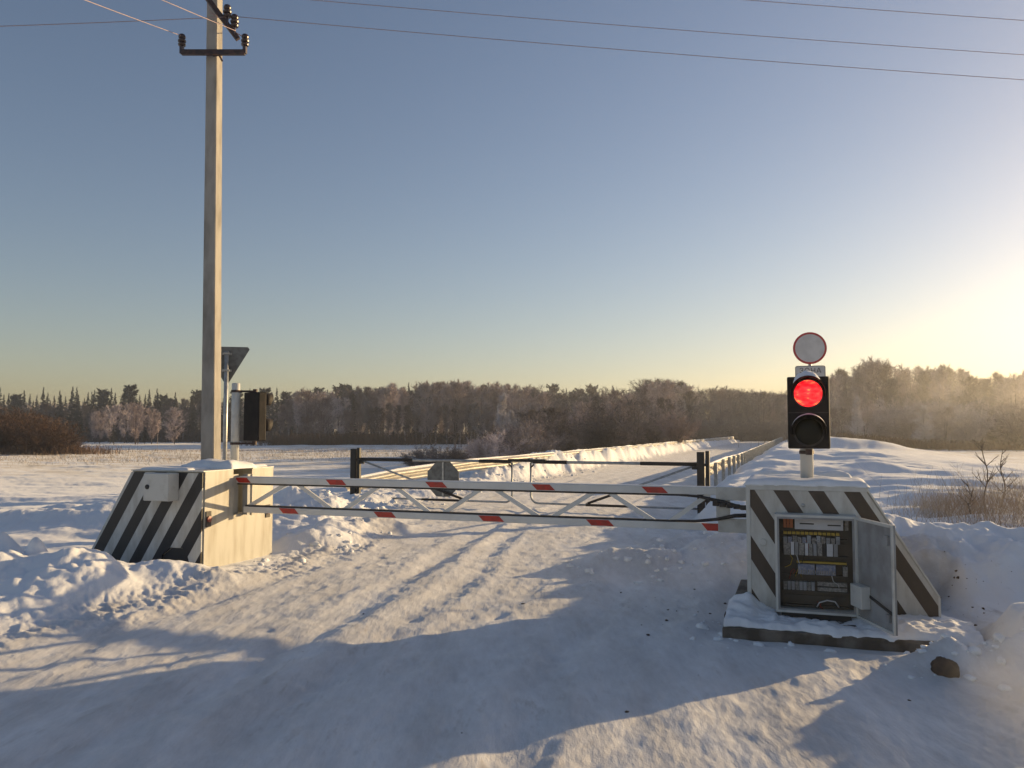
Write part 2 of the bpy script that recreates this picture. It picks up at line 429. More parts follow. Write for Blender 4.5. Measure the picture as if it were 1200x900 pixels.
class MB:
    def __init__(self):
        self.v = []; self.f = []

    def add(self, vs_, fs_):
        k = len(self.v)
        self.v += [tuple(p) for p in vs_]; self.f += [tuple(i + k for i in f) for f in fs_]
        return self

    def box(self, x0, x1, y0, y1, z0, z1, rot=None):
        vs_ = [Vector((x, y, z)) for z in (z0, z1) for y in (y0, y1) for x in (x0, x1)]
        if rot is not None:
            c = Vector(((x0 + x1) / 2, (y0 + y1) / 2, (z0 + z1) / 2))
            vs_ = [rot @ (p - c) + c for p in vs_]
        return self.add(vs_, [(0, 2, 3, 1), (4, 5, 7, 6), (0, 1, 5, 4), (2, 6, 7, 3), (0, 4, 6, 2), (1, 3, 7, 5)])

    def prism(self, prof, y0, y1):
        n = len(prof)
        ar = sum(prof[i][0] * prof[(i + 1) % n][1] - prof[(i + 1) % n][0] * prof[i][1] for i in range(n))
        if ar < 0: prof = prof[::-1]
        vs_ = [(x, y0, z) for x, z in prof] + [(x, y1, z) for x, z in prof]
        fs_ = [tuple(range(n)), tuple(range(2 * n - 1, n - 1, -1))]
        fs_ += [((i + 1) % n, i, n + i, n + (i + 1) % n) for i in range(n)]
        return self.add(vs_, fs_)

    def bar(self, p0, p1, wd, ht, up=(0, 0, 1)):
        p0, p1 = Vector(p0), Vector(p1)
        d = (p1 - p0).normalized(); s_ = d.cross(Vector(up)).normalized(); u_ = s_.cross(d)
        vs_ = []
        for p in (p0, p1):
            for a, b in ((-1, -1), (1, -1), (1, 1), (-1, 1)):
                vs_.append(p + s_ * a * wd / 2 + u_ * b * ht / 2)
        return self.add(vs_, [(0, 3, 2, 1), (4, 5, 6, 7), (0, 1, 5, 4), (1, 2, 6, 5), (2, 3, 7, 6), (3, 0, 4, 7)])

    def tube(self, pts, r, n=8, cap=True):
        pts = [Vector(p) for p in pts]
        rs = r if isinstance(r, (list, tuple)) else [r] * len(pts)
        vs_, fs_ = [], []
        prev = None
        for i, p in enumerate(pts):
            d = (pts[min(i + 1, len(pts) - 1)] - pts[max(i - 1, 0)]).normalized()
            if prev is None:
                a = d.cross(Vector((0, 0, 1)))
                if a.length < .01: a = d.cross(Vector((1, 0, 0)))
            else:
                a = prev - d * prev.dot(d)
            a.normalize(); prev = a; b = d.cross(a)
            for k in range(n):
                t = 2 * math.pi * k / n
                vs_.append(p + (a * math.cos(t) + b * math.sin(t)) * rs[i])
        for i in range(len(pts) - 1):
            for k in range(n):
                fs_.append((i * n + k, i * n + (k + 1) % n, (i + 1) * n + (k + 1) % n, (i + 1) * n + k))
        if cap:
            fs_.append(tuple(range(n - 1, -1, -1))); fs_.append(tuple((len(pts) - 1) * n + k for k in range(n)))
        return self.add(vs_, fs_)

    def lathe(self, c, prof, n=16, axis=(0, 0, 1)):
        q = Vector((0, 0, 1)).rotation_difference(Vector(axis)); c = Vector(c)
        vs_, fs_ = [], []
        for r, h in prof:
            for k in range(n):
                t = 2 * math.pi * k / n
                vs_.append(c + q @ Vector((r * math.cos(t), r * math.sin(t), h)))
        m_ = len(prof)
        for i in range(m_ - 1):
            for k in range(n):
                fs_.append((i * n + k, i * n + (k + 1) % n, (i + 1) * n + (k + 1) % n, (i + 1) * n + k))
        fs_.append(tuple(range(n - 1, -1, -1))); fs_.append(tuple((m_ - 1) * n + k for k in range(n)))
        return self.add(vs_, fs_)

    def build(self, name, m, parent=None, smooth=False, bevel=0):
        me = bpy.data.meshes.new(name)
        me.from_pydata(self.v, [], self.f)
        me.materials.append(m)
        if smooth:
            me.polygons.foreach_set('use_smooth', [True] * len(me.polygons))
        me.update()
        o = bpy.data.objects.new(name, me); C.objects.link(o)
        if parent: o.parent = parent
        if bevel:
            b = o.modifiers.new('bevel', 'BEVEL'); b.width = bevel; b.segments = 2; b.limit_method = 'ANGLE'
        return o


def snow_cap(name, x0, x1, y0, y1, z, h, parent, seed=1, over=.015, step=.03):
    x0 -= over; x1 += over; y0 -= over; y1 += over
    nx, ny = max(4, int((x1 - x0) / step)), max(4, int((y1 - y0) / step))
    vs_, fs_ = [], []
    X, Y = np.meshgrid(np.linspace(x0, x1, nx + 1), np.linspace(y0, y1, ny + 1))
    e = np.minimum(np.minimum(X - x0, x1 - X), np.minimum(Y - y0, y1 - Y))
    Z = z + h * np.sqrt(np.clip(e / (h * 1.2), 0, 1)) * (1 + .35 * fbm(X * 3 + seed, Y * 3, 3, seed)) - .006 * (e < .001)
    wob = .012 * fbm(X * 7, Y * 7, 2, seed + 5)
    n1 = nx + 1
    vs_ = [(float(X[j, i]) + float(wob[j, i]), float(Y[j, i]) + float(wob[j, i]), float(Z[j, i])) for j in range(ny + 1) for i in range(n1)]
    fs_ = [(j * n1 + i, j * n1 + i + 1, (j + 1) * n1 + i + 1, (j + 1) * n1 + i) for j in range(ny) for i in range(nx)]
    k = len(vs_)
    bd = [(0, i) for i in range(nx)] + [(j, nx) for j in range(ny)] + [(ny, i) for i in range(nx, 0, -1)] + [(j, 0) for j in range(ny, 0, -1)]
    for j, i in bd:
        p = vs_[j * n1 + i]; vs_.append((p[0], p[1], z - .008))
    nb = len(bd)
    for q in range(nb):
        a, b = bd[q], bd[(q + 1) % nb]
        fs_.append((a[0] * n1 + a[1], k + q, k + (q + 1) % nb, b[0] * n1 + b[1]))
    m_ = MB(); m_.add(vs_, fs_)
    return m_.build(name, M['snowcap'], parent, smooth=True)


# ------------------------------------------------------------------ ground
def build_ground():
    r = [0.02, .3, .6, .9, 1.2]
    while r[-1] < 6: r.append(r[-1] * 1.0055)
    while r[-1] < 34: r.append(r[-1] * 1.0048)
    while r[-1] < 140: r.append(r[-1] * 1.011)
    while r[-1] < 900: r.append(r[-1] * 1.03)
    r = np.array(r)
    fr = np.linspace(-40, 44, 1050)
    bk = np.concatenate([np.linspace(46, 90, 30), np.linspace(93, 267, 59), np.linspace(270, 319, 32)])
    th = np.radians(np.concatenate([fr, bk]))
    T, RR = np.meshgrid(th, r)
    X, Y = RR * np.sin(T), RR * np.cos(T)
    Z, pk, ro, di = terrain(X, Y)
    nr, na = X.shape
    co = np.stack([X, Y, Z], -1).reshape(-1, 3).astype(np.float32)
    j, i = np.meshgrid(np.arange(nr - 1), np.arange(na), indexing='ij')
    i2 = (i + 1) % na
    quads = np.stack([j * na + i, (j + 1) * na + i, (j + 1) * na + i2, j * na + i2], -1).reshape(-1, 4)
    quads = quads[:, ::-1]
    s, t, dl, dr = road_fields(X, Y)
    roadm = ((dl < .05) & (dr < .05) & (t > -30) & (t < 170)).reshape(-1)
    bankm = (((dl >= .05) & (dl < 3.0) & (t > 10.8) & (t < 130)) | ((dr >= .05) & (dr < 3.0) & (t > 12.2) & (t < 130))).reshape(-1)
    cls = np.where(roadm, 1, np.where(bankm, 2, 0))
    fc = cls[quads[:, 0]]
    dist = np.hypot(X, Y)
    grassy = (ss(30, 70, dist) * ss(2, 10, np.maximum(dl, dr)) * (.35 + .65 * ss(70, 20, np.abs(dist - 95)))).reshape(-1)
    for k, name in ((0, 'ground'), (1, 'road'), (2, 'snow_bank')):
        q = quads[fc == k]
        used, inv = np.unique(q.reshape(-1), return_inverse=True)
        me = bpy.data.meshes.new(name)
        me.vertices.add(len(used)); me.vertices.foreach_set('co', co[used].reshape(-1))
        me.loops.add(len(inv)); me.loops.foreach_set('vertex_index', inv.astype(np.int32).reshape(-1))
        me.polygons.add(len(q))
        me.polygons.foreach_set('loop_start', np.arange(0, len(inv), 4, dtype=np.int32))
        me.polygons.foreach_set('use_smooth', np.ones(len(q), dtype=bool))
        for an, arr in (('packed', pk), ('dirt', di), ('grassy', grassy)):
            at = me.attributes.new(an, 'FLOAT', 'POINT'); at.data.foreach_set('value', np.asarray(arr).reshape(-1)[used].astype(np.float32))
        me.update(calc_edges=True)
        me.materials.append(M['snow'])
        o = bpy.data.objects.new(name, me); C.objects.link(o)
        o['kind'] = 'structure'
        o['label'] = {'ground': 'snow covered open field with wind drifts', 'road': 'packed snow road running away under the barrier',
                      'snow_bank': 'ploughed snow banks along both road edges'}[name]


build_ground()

# ------------------------------------------------------------------ left cabinet
LC = Vector((-3.51, 9.52, 0))
HT = 1.13
PROF_L = [(-1.65, -.06), (0, -.06), (0, HT), (-1.04, HT), (-1.65, .14)]


def left_cabinet():
    r = tag(empty('barrier_cabinet', (LC.x, LC.y, 0), -A), 'white steel cabinet with black slanting stripes and closed lock box, left of the road', 'barrier cabinet')
    b = MB()
    b.prism(PROF_L, .0, .50)
    b.prism([(-1.65, -.06), (-.0, -.06), (-.0, .60), (-.55, .60), (-.55, HT), (-1.04, HT), (-1.65, .14)], .50, .86)
    b.prism(PROF_L, .86, 1.30)
    b.build('body', M['white'], r, bevel=0)
    # striped front with the lower opening cut out at its right
    f = MB()
    f.prism([(-1.635, -.06), (-.56, -.06), (-.56, .17), (-.44, .26), (-.27, .26), (-.20, .17), (-.12, -.06), (-.015, -.06), (-.015, HT - .012), (-1.035, HT - .012), (-1.635, .145)], -.030, -.004)
    f.build('striped_panel', M['stripe_left'], r)
    MB().prism([(-.55, .0), (-.13, .0), (-.21, .165), (-.275, .250), (-.435, .250), (-.55, .165)], -.012, -.0035).build('opening_shade', M['dark'], r)  # near-black plate painted as the shade inside the opening
    e = MB(); e.box(-1.035, .004, -.036, .49, HT + .001, HT + .014); e.box(-1.035, .004, .87, 1.305, HT + .001, HT + .014)
    e.build('roof_plate', M['trim'], r)
    bx = MB().box(-.70, -.34, -.19, -.032, .80, HT - .015).build('lock_box', M['trim'], r, bevel=.006)
    MB().lathe((-.64, -.202, .96), [(.028, 0), (.028, .006), (.02, .008)], 14, (0, -1, 0)).build('lock', M['dark'], bx)
    MB().box(-.695, -.345, -.20, -.192, .805, HT - .02).build('lid', M['trim'], bx, bevel=.003)
    for y, z, h in ((.06, .50, .15), (1.19, .50, .13)):
        p = MB().box(.001, .012, y - .045, y + .045, z, z + h + .03).build('sensor', M['rubber'], r, bevel=.004)
        MB().lathe((.013, y, z + h / 2 + .015), [(.036, 0), (.036, .014), (.01, .018)], 16, (1, 0, 0)).build('lens', M['redwire'], p)
    # mast slot hardware
    m_ = MB(); m_.box(-.50, -.46, .51, .85, .602, 1.08); m_.build('slot_plate', M['grey'], r)
    snow_cap('snow_cap', -.97, -.30, .06, .48, HT + .016, .022, r, 3)
    snow_cap('snow_cap', -.75, -.02, .46, .92, HT + .02, .085, r, 7, over=.02)
    snow_cap('snow_cap', -.9, -.10, .95, 1.28, HT + .016, .03, r, 9)
    return r


left_cabinet()

# ------------------------------------------------------------------ right cabinet
RC = Vector((2.0, 7.12, 0))
PROF_R = [(0, .0), (1.47, .0), (1.47, .29), (.96, HT), (0, HT)]


def right_cabinet():
    r = tag(empty('barrier_cabinet', (RC.x, RC.y, 0), -A), 'white steel cabinet with brown slanting stripes and open wiring box, right of the road', 'barrier cabinet')
    b = MB()
    b.prism(PROF_R, .0, .84)
    b.prism([(.0, .0), (1.47, .0), (1.47, .29), (.96, HT), (.55, HT), (.55, .60), (0, .60)], .84, 1.26)
    b.prism(PROF_R, 1.26, 1.60)
    b.build('body', M['white'], r)
    MB().prism([(.035, .0), (1.455, .0), (1.455, .286), (.952, HT - .03), (.035, HT - .03)], -.012, -.003).build('striped_panel', M['stripe_right'], r)
    e = MB(); e.box(-.004, .975, -.02, .83, HT + .001, HT + .014); e.box(-.004, .975, 1.27, 1.605, HT + .001, HT + .014); e.build('roof_plate', M['trim'], r)
    e = MB(); e.box(.001, .034, -.016, -.003, .0, HT); e.box(.035, .96, -.016, -.003, HT - .028, HT)
    e.bar((.958, -.010, HT - .008), (1.462, -.010, .292), .014, .022, (0, 1, 0)); e.box(1.455, 1.472, -.016, -.003, 0, .285)
    e.build('edge_trim', M['trim'], r)
    MB().lathe((.135, -.012, .66), [(.032, 0), (.032, .008), (.024, .012)], 18, (0, -1, 0)).build('lock', M['trim'], r)
    MB().lathe((.46, -.012, .98), [(.016, 0), (.016, .008), (.006, .012)], 12, (0, -1, 0)).build('rivet', M['galv'], r)
    # wiring box standing proud of the front
    x0, x1, y0, z0, z1 = .235, .86, -.19, .125, .915
    c = MB()
    c.box(x0, x0 + .018, y0, -.013, z0, z1); c.box(x1 - .018, x1, y0, -.013, z0, z1)
    c.box(x0 + .018, x1 - .018, y0, -.013, z1 - .018, z1); c.box(x0 + .018, x1 - .018, y0, -.013, z0, z0 + .018)
    fb = c.build('wiring_box', M['trim'], r)
    g = MB()
    g.box(x0 + .018, x0 + .034, y0, y0 + .012, z0 + .018, z1 - .018); g.box(x1 - .034, x1 - .018, y0, y0 + .012, z0 + .018, z1 - .018)
    g.box(x0 + .034, x1 - .034, y0, y0 + .012, z1 - .034, z1 - .018); g.box(x0 + .034, x1 - .034, y0, y0 + .012, z0 + .018, z0 + .032)
    g.build('box_rim', M['grey'], fb)
    MB().box(x0 + .02, x1 - .02, -.022, -.014, z0 + .02, z1 - .02).build('mounting_plate', M['backplate'], fb)
    rnd = random.Random(4)
    xa, xb = x0 + .065, x1 - .085
    # wire ducts and rails
    d = MB()
    for z in (.155, .27, .405, .56, .70, .815): d.box(xa - .01, xb + .02, -.06, -.024, z, z + .014)
    for z in (.21, .335, .49, .64, .76): d.box(xa, xb, -.034, -.024, z, z + .035)
    d.build('duct_row', M['backplate'], fb)
    # top row: pale power supply with two slots, orange relays beside it
    p = MB(); p.box(xa + .09, xb - .01, -.10, -.036, .790, .880); p.build('power_supply', M['signface'], fb, bevel=.004)
    for a_, b_, c_ in ((xa + .13, xa + .24, .832), (xb - .13, xb - .03, .825)): MB().box(a_, b_, -.1025, -.1005, c_, c_ + .010).build('vent_slot', M['dark'], fb)
    for k in range(3):
        q = MB(); q.box(xa + .002 + k * .026, xa + .024 + k * .026, -.09, -.036, .80, .87); q.build('relay', M['orange'], fb)
    q = MB(); q.box(xb + .002, xb + .03, -.08, -.024, .79, .88); q.build('relay', M['plastic'], fb)
    # second row: yellow terminals and breakers
    for k in range(13):
        z = .745
        q = MB(); q.box(xa + k * .034, xa + .027 + k * .034, -.075, -.036, z, z + .022)
        q.build('terminal', M['yellow'], fb)
    for k in range(12):
        wd = .030
        q = MB(); x = xa + k * .037; hh = rnd.choice((.05, .06, .065)); q.box(x, x + wd, -.09, -.036, .675, .675 + hh); q.box(x + .008, x + .02, -.102, -.0901, .69, .705)
        q.build('breaker', rnd.choice((M['plastic'], M['plastic'], M['grey'], M['blueplastic'])), fb)
    # third row: taller modules
    xs = xa
    for k, (wd, mm) in enumerate([(.055, 'plastic'), (.03, 'signface'), (.03, 'grey'), (.045, 'plastic'), (.028, 'signface'), (.032, 'plastic'), (.03, 'grey'), (.04, 'plastic'), (.028, 'dark'), (.05, 'signface'), (.035, 'grey')]):
        hh = .11 - .015 * rnd.random()
        q = MB(); q.box(xs, xs + wd - .004, -.095, -.036, .578, .578 + hh); q.box(xs + .006, xs + wd - .010, -.100, -.0951, .60, .62)
        q.build('module', M[mm], fb); xs += wd + .002
    # fourth row: controller with blue front and yellow strip
    MB().box(xa + .10, xb + .01, -.07, -.036, .512, .528).build('terminal_strip', M['yellow'], fb)
    for k in range(2):
        q = MB(); q.box(xa + .11 + k * .14, xa + .24 + k * .16, -.11, -.036, .425, .508); q.build('controller', M['blueplastic'], fb, bevel=.003)
    q = MB()
    for k in range(16): q.box(xa + .115 + k * .018, xa + .125 + k * .018, -.1125, -.1105, .432, .462)
    q.build('terminal_screws', M['plastic'], fb)
    q = MB(); q.box(xb - .02, xb + .015, -.09, -.036, .42, .50); q.build('module', M['plastic'], fb)
    # fifth row
    for k in range(8):
        q = MB(); q.box(xa - .005 + k * .031, xa + .020 + k * .031, -.08, -.036, .29, .36); q.box(xa + k * .031, xa + .016 + k * .031, -.083, -.0801, .32, .335)
        q.build('breaker', M['grey'] if k % 3 else M['plastic'], fb)
    for k in range(2):
        q = MB(); q.box(xa + .26, xb + .01, -.07, -.036, .290 + k * .042, .322 + k * .042); q.build('terminal_strip', M['plastic'], fb)
    for k in range(9):
        q = MB(); z = rnd.choice((.20, .40, .54, .66))
        x = xa + rnd.random() * .36
        pts = [(x + .02 * j * rnd.uniform(.3, 1.2), -.075 - .012 * math.sin(j), z + .09 * math.sin(j * .8 + k) * rnd.uniform(.4, 1)) for j in range(5)]
        q.tube(pts, .0035, 5); q.build('wire_loop', M[rnd.choice(('signface', 'yellow', 'redwire', 'dark', 'dark'))], fb, smooth=True)
    q = MB(); q.tube([(xa + .25, -.08, .16), (xa + .27, -.09, .20), (xa + .33, -.09, .222), (xa + .39, -.09, .215), (xa + .42, -.08, .17)], .006, 6); q.build('wire_loop', M['signface'], fb, smooth=True)
    # dark block painted as the shadow under the box
    MB().box(x0 + .04, x1 - .05, -.15, -.014, .0, z0 - .002).build('under_box_shadow', M['dark'], r)
    # door, hinged on the box's right side and swung wide
    hinge = Vector((x1 + .006, y0 - .004, 0))
    dd = Vector((.354, -.936, 0)).normalized()       # along the door, in the cabinet's frame
    ang = math.atan2(dd.y, dd.x)
    dr_ = bpy.data.objects.new('box_door', None)
    dm = MB(); dm.box(0, .60, -.008, .008, z0, z1); D_ = dm.build('box_door', M['grey'], r, bevel=.003)
    bpy.data.objects.remove(dr_)
    D_.location = hinge; D_.rotation_euler = (0, 0, ang)
    D_['label'] = 'grey sheet door swung open, inner side to the road'
    # inner side is local -y? the viewer sits on the -x side of the door
    k = MB()
    yy = -.022
    k.box(.0, .60, yy, -.0085, z1 - .022, z1 + .001); k.box(.0, .60, yy, -.0085, z0 - .001, z0 + .02)
    k.box(.582, .602, yy, -.0085, z0 + .021, z1 - .023); k.box(-.001, .018, yy, -.0085, z0 + .021, z1 - .023)
    k.build('door_rim', M['trim'], D_)
    MB().box(.03, .22, -.085, -.0085, .23, .40).build('document_pocket', M['trim'], D_, bevel=.006)
    MB().box(.49, .54, -.03, -.0085, .76, .83).build('latch', M['grey'], D_, bevel=.004)
    MB().box(.49, .54, -.03, -.0085, .20, .26).build('latch', M['grey'], D_, bevel=.004)
    MB().bar((.22, -.016, .33), (.58, -.016, .27), .008, .02).build('stay', M['dark'], D_)
    snow_cap('snow_cap', .0, .96, .0, .82, HT + .016, .045, r, 13, over=.02)
    snow_cap('snow_cap', .05, .90, 1.28, 1.58, HT + .016, .06, r, 17, over=.02)
    return r


right_cabinet()

# concrete slab below the right cabinet
def slab():
    r = tag(empty('concrete_slab', (RC.x, RC.y, 0), -A), 'dirty concrete slab with snow on it under the striped cabinet beside the road', 'slab')
    X0, X1, Y0, Y1 = -.16, 1.46, -.62, 1.6
    nx, ny = 60, 40
    vs_, fs_ = [], []
    m_ = MB(); m_.box(X0, X1, Y0, Y1, -.12, -.004 + .07)
    o = m_.build('slab_body', M['slab'], r, bevel=.015)
    # snow sheet on top with ragged front edge
    n1 = 90; n2 = 36
    vs_ = []
    for j in range(n2 + 1):
        for i in range(n1 + 1):
            x = X0 + .01 + (X1 - X0 + .2) * i / n1
            edge = float(noise(x * 5, 3.3, 7)) * .05 + float(noise(x * 17, 1.3, 8)) * .02
            y = Y0 + .03 + edge * (1 - j / n2) + (.64 + .0) * j / n2
            f = min(1, j / 3.0)
            hgt = .072 + f * (.035 + .03 * float(fbm(np.array(x * 3), np.array(y * 3), 3, 12)))
            hgt += f * .014 * float(fbm(np.array(x * 14), np.array(y * 14), 3, 14))
            hgt += .13 * math.exp(-((x + .02) / .12) ** 2 - ((y + .05) / .20) ** 2) * (1 + .4 * float(noise(x * 9, y * 9, 4)))
            hgt += .05 * math.exp(-((x - 1.2) / .25) ** 2 - ((y + .15) / .25) ** 2)
            if .24 < x < .86 and y > -.42: hgt -= .028
            vs_.append((x, y, hgt))
    w1 = n1 + 1
    fs_ = [(j * w1 + i, j * w1 + i + 1, (j + 1) * w1 + i + 1, (j + 1) * w1 + i) for j in range(n2) for i in range(n1)]
    k = len(vs_)
    for i in range(n1 + 1):
        vs_.append((vs_[i][0], vs_[i][1], .05))
    fs_ += [(i + 1, i, k + i, k + i + 1) for i in range(n1)]
    m2 = MB(); m2.add(vs_, fs_); m2.build('snow_layer', M['snowcap'], r, smooth=True)


slab()

# ------------------------------------------------------------------ lattice boom
BL = Vector((-3.33, 10.13, 0)); BR = Vector((2.285, 8.15, 0))
BLEN = (BR - BL).length
BANG = math.atan2(BR.y - BL.y, BR.x - BL.x)


def bs(px):
    """distance along the boom line at which a sight line of this bearing meets it"""
    a = (px - 600) / F
    d = (BR - BL).normalized()
    # BL.x + k d.x = a (BL.y + k d.y)
    return (a * BL.y - BL.x) / (d.x - a * d.y)


def boom():
    r = tag(empty('barrier_boom', (BL.x, BL.y, 0), BANG), 'closed white lattice boom with red marks reaching across the road between the two cabinets', 'barrier boom')
    zu, zl = 1.005, .655
    L_ = BLEN
    MB().box(-.02, L_ + .35, -.03, .03, zu - .036, zu + .036).build('upper_bar', M['boom'], r, bevel=.004)
    MB().box(.10, L_ + .35, -.03, .03, zl - .038, zl + .034).build('lower_bar', M['boom'], r, bevel=.004)
    # dark light strips along the bars, sagging into hoses at the right
    MB().box(.0, bs(800), -.022, .022, zu - .055, zu - .037).build('light_strip', M['rubber'], r)
    MB().box(.12, bs(790), -.022, .022, zl + .035, zl + .053).build('light_strip', M['rubber'], r)
    h = MB()
    x = bs(800)
    h.tube([(x - .05, -.01, zu - .045), (x + .15, -.02, zu - .055), (bs(845), -.05, zu - .10), (bs(862), -.06, zu - .14), (L_ + .1, -.05, zu - .17)], [.011, .014, .02, .022, .02], 8)
    h.build('hose', M['rubber'], r, smooth=True)
    h = MB()
    x = bs(790)
    h.tube([(x - .05, -.01, zl + .045), (x + .2, -.02, zl + .05), (bs(840), -.05, zl + .08), (bs(860), -.06, zl + .12), (L_ + .1, -.05, zl + .13)], [.011, .014, .016, .02, .02], 8)
    h.build('hose', M['rubber'], r, smooth=True)
    for q in range(5):
        x = bs(838 + q * 8)
        MB().box(x - .03, x + .03, -.085, -.03, zu - .14 - q * .008, zu - .095 - q * .008).build('cable_clamp', M['rubber'], r, bevel=.006)
    nodes = [(bs(293), bs(338)), (bs(391), bs(350)), (bs(404), bs(446)), (bs(505), bs(464)), (bs(520), bs(565)), (bs(632), bs(580)), (bs(646), bs(697)), (bs(766), bs(712)), (bs(783), bs(830))]
    for xl, xu in nodes:
        MB().bar((xl, 0, zl + .030), (xu, 0, zu - .030), .046, .026, (0, 1, 0)).build('brace', M['boom'], r)
    # heavy sleeves at the right end
    MB().box(bs(838), L_ + .30, -.038, .038, zu - .085, zu + .045).build('arm_sleeve', M['trim'], r, bevel=.005)
    MB().box(bs(840), L_ + .30, -.038, .038, zl - .048, zl + .085).build('arm_sleeve', M['trim'], r, bevel=.005)
    MB().box(bs(838), bs(838) + .13, -.03, .03, zl + .086, zu - .086).build('arm_plate', M['trim'], r)
    # bracket plates at the left end, in front of the slot
    for x0, x1, y0, y1, mm in ((-.045, -.010, -.10, .01, 'white'), (.04, .11, .03, .10, 'grey'), (.17, .20, .0, .06, 'white')):
        MB().box(x0, x1, y0, y1, zl - .07, zu + .07).build('catch_plate', M[mm], r)
    # red marks
    def mark(px0, px1, z, hh, up):
        x0, x1 = bs(px0), bs(px1)
        sk = .03 if up else .03
        for yy, sg in ((-.0325, 1),):
            m_ = MB()
            m_.add([(x0 - sk, yy, z + hh), (x1 - sk, yy, z + hh), (x1 + sk, yy, z - hh), (x0 + sk, yy, z - hh),
                    (x0 - sk, yy + .002, z + hh), (x1 - sk, yy + .002, z + hh), (x1 + sk, yy + .002, z - hh), (x0 + sk, yy + .002, z - hh)],
                   [(0, 3, 2, 1), (4, 5, 6, 7), (0, 1, 5, 4), (1, 2, 6, 5), (2, 3, 7, 6), (3, 0, 4, 7)])
            m_.build('red_mark', M['red'], r)
    for a, b in ((281, 295), (387, 406), (503, 523), (627, 648), (755, 779)): mark(a, b, zu, .030, 1)
    for a, b in ((333, 351), (443, 464), (565, 589), (690, 716)): mark(a, b, zl, .030, 0)
    x0, x1 = bs(824), bs(852)
    mark(824, 852, zl - .002, .036, 0)
    # thin snow riding on the upper bar
    m_ = MB(); m_.box(.03, L_ - .02, -.024, .024, zu + .0365, zu + .046); m_.build('snow_strip', M['snowcap'], r, bevel=.004)


boom()


# ------------------------------------------------------------------ traffic lights
def traffic_light(loc, z0, z1, headz, rz, offset, label, lit, snow, post_r=.055, post_mat='trim'):
    r = tag(empty('traffic_light', (loc[0], loc[1], z0), rz), label, 'traffic light')
    MB().lathe((0, 0, 0), [(post_r, 0), (post_r, z1 - z0 - .01), (post_r * .8, z1 - z0)], 20).build('post', M[post_mat], r, smooth=True)
    MB().lathe((0, 0, .0), [(post_r + .03, 0), (post_r + .03, .012)], 20).build('post_flange', M['galv'], r)
    ox, oy = offset
    hz = headz - z0
    W_, Hh, Dp = .345, .625, .115
    hd = MB(); hd.box(ox - W_ / 2, ox + W_ / 2, oy - Dp, oy, hz - Hh / 2, hz + Hh / 2)
    head = hd.build('signal_head', M['housing'], r, bevel=.012)
    MB().box(ox - W_ / 2 + .01, ox + W_ / 2 - .01, oy - Dp - .006, oy - Dp - .001, hz - .004, hz + .004).build('door_seam', M['rubber'], head)
    for zc, on in ((hz + .165, lit), (hz - .165, False)):
        MB().lathe((ox, oy - Dp - .001, zc), [(.130, 0), (.130, .010), (.120, .016)], 32, (0, -1, 0)).build('lens_ring', M['rubber'], head, smooth=False)
        MB().lathe((ox, oy - Dp - .018, zc), [(.117, 0), (.112, .010), (.085, .02), (.05, .026), (.005, .028)], 32, (0, -1, 0)).build('lens', M['lens_red'] if on else M['lensdark'], head, smooth=True)
        # visor: open half tube over the lens
        n = 22; vs_, fs_ = [], []
        L1 = .17
        for rr in (.141, .146):
            for k in range(n + 1):
                t = math.pi * (-.05 + 1.10 * k / n)
                ln = L1 * (.45 + .55 * math.sin(max(0, min(math.pi, math.pi * k / n))))
                for yy in (0, -ln):
                    vs_.append((ox + rr * math.cos(t), oy - Dp - .002 + yy, zc + rr * math.sin(t)))
        s_ = (n + 1) * 2
        for k in range(n):
            a = k * 2
            fs_ += [(a, a + 2, a + 3, a + 1), (s_ + a, s_ + a + 1, s_ + a + 3, s_ + a + 2), (a + 1, a + 3, s_ + a + 3, s_ + a + 1), (a, s_ + a, s_ + a + 2, a + 2)]
        fs_ += [(0, 1, s_ + 1, s_), (n * 2, s_ + n * 2, s_ + n * 2 + 1, n * 2 + 1)]
        m_ = MB(); m_.add(vs_, fs_); m_.build('visor', M['housing'], head, smooth=True)
        if snow:
            kk = 1.0 if on else .22
            vs_, fs_ = [], []
            nu, nv = 18, 8
            for i in range(nu + 1):
                for j in range(nv + 1):
                    t = math.pi * ((.26 + .55 * i / nu) if on else (.10 + .80 * i / nu)); e = math.sin(math.pi * i / nu) * math.sin(math.pi * (j + .6) / (nv + .7))
                    rr = .1465 + .045 * kk * max(0, e) * (1 + .3 * float(noise(i * .5, j * .6, 3)))
                    vs_.append((ox + rr * math.cos(t), oy - Dp - .004 - .155 * j / nv, zc + rr * math.sin(t)))
            fs_ = [(i * (nv + 1) + j, (i + 1) * (nv + 1) + j, (i + 1) * (nv + 1) + j + 1, i * (nv + 1) + j + 1) for i in range(nu) for j in range(nv)]
            m_ = MB(); m_.add(vs_, fs_); m_.build('snow_lump', M['snowcap'], head, smooth=True)
    for zc in (hz + Hh / 2 + .012, hz - Hh / 2 - .035):
        b = MB(); b.bar((0, 0, zc), (ox, oy - Dp * .5, zc), .035, .025); b.lathe((ox, oy - Dp * .5, zc - .02), [(.03, 0), (.03, .05)], 12)
        b.lathe((0, 0, zc - .015), [(post_r + .008, 0), (post_r + .008, .03)], 18)
        b.build('bracket', M['iron'], r)
    if snow:
        snow_cap('snow_cap', ox - .07, ox + .04, oy - .10, oy + .02, hz + Hh / 2 + .003, .04, head, 23, over=.01, step=.012)
    return r


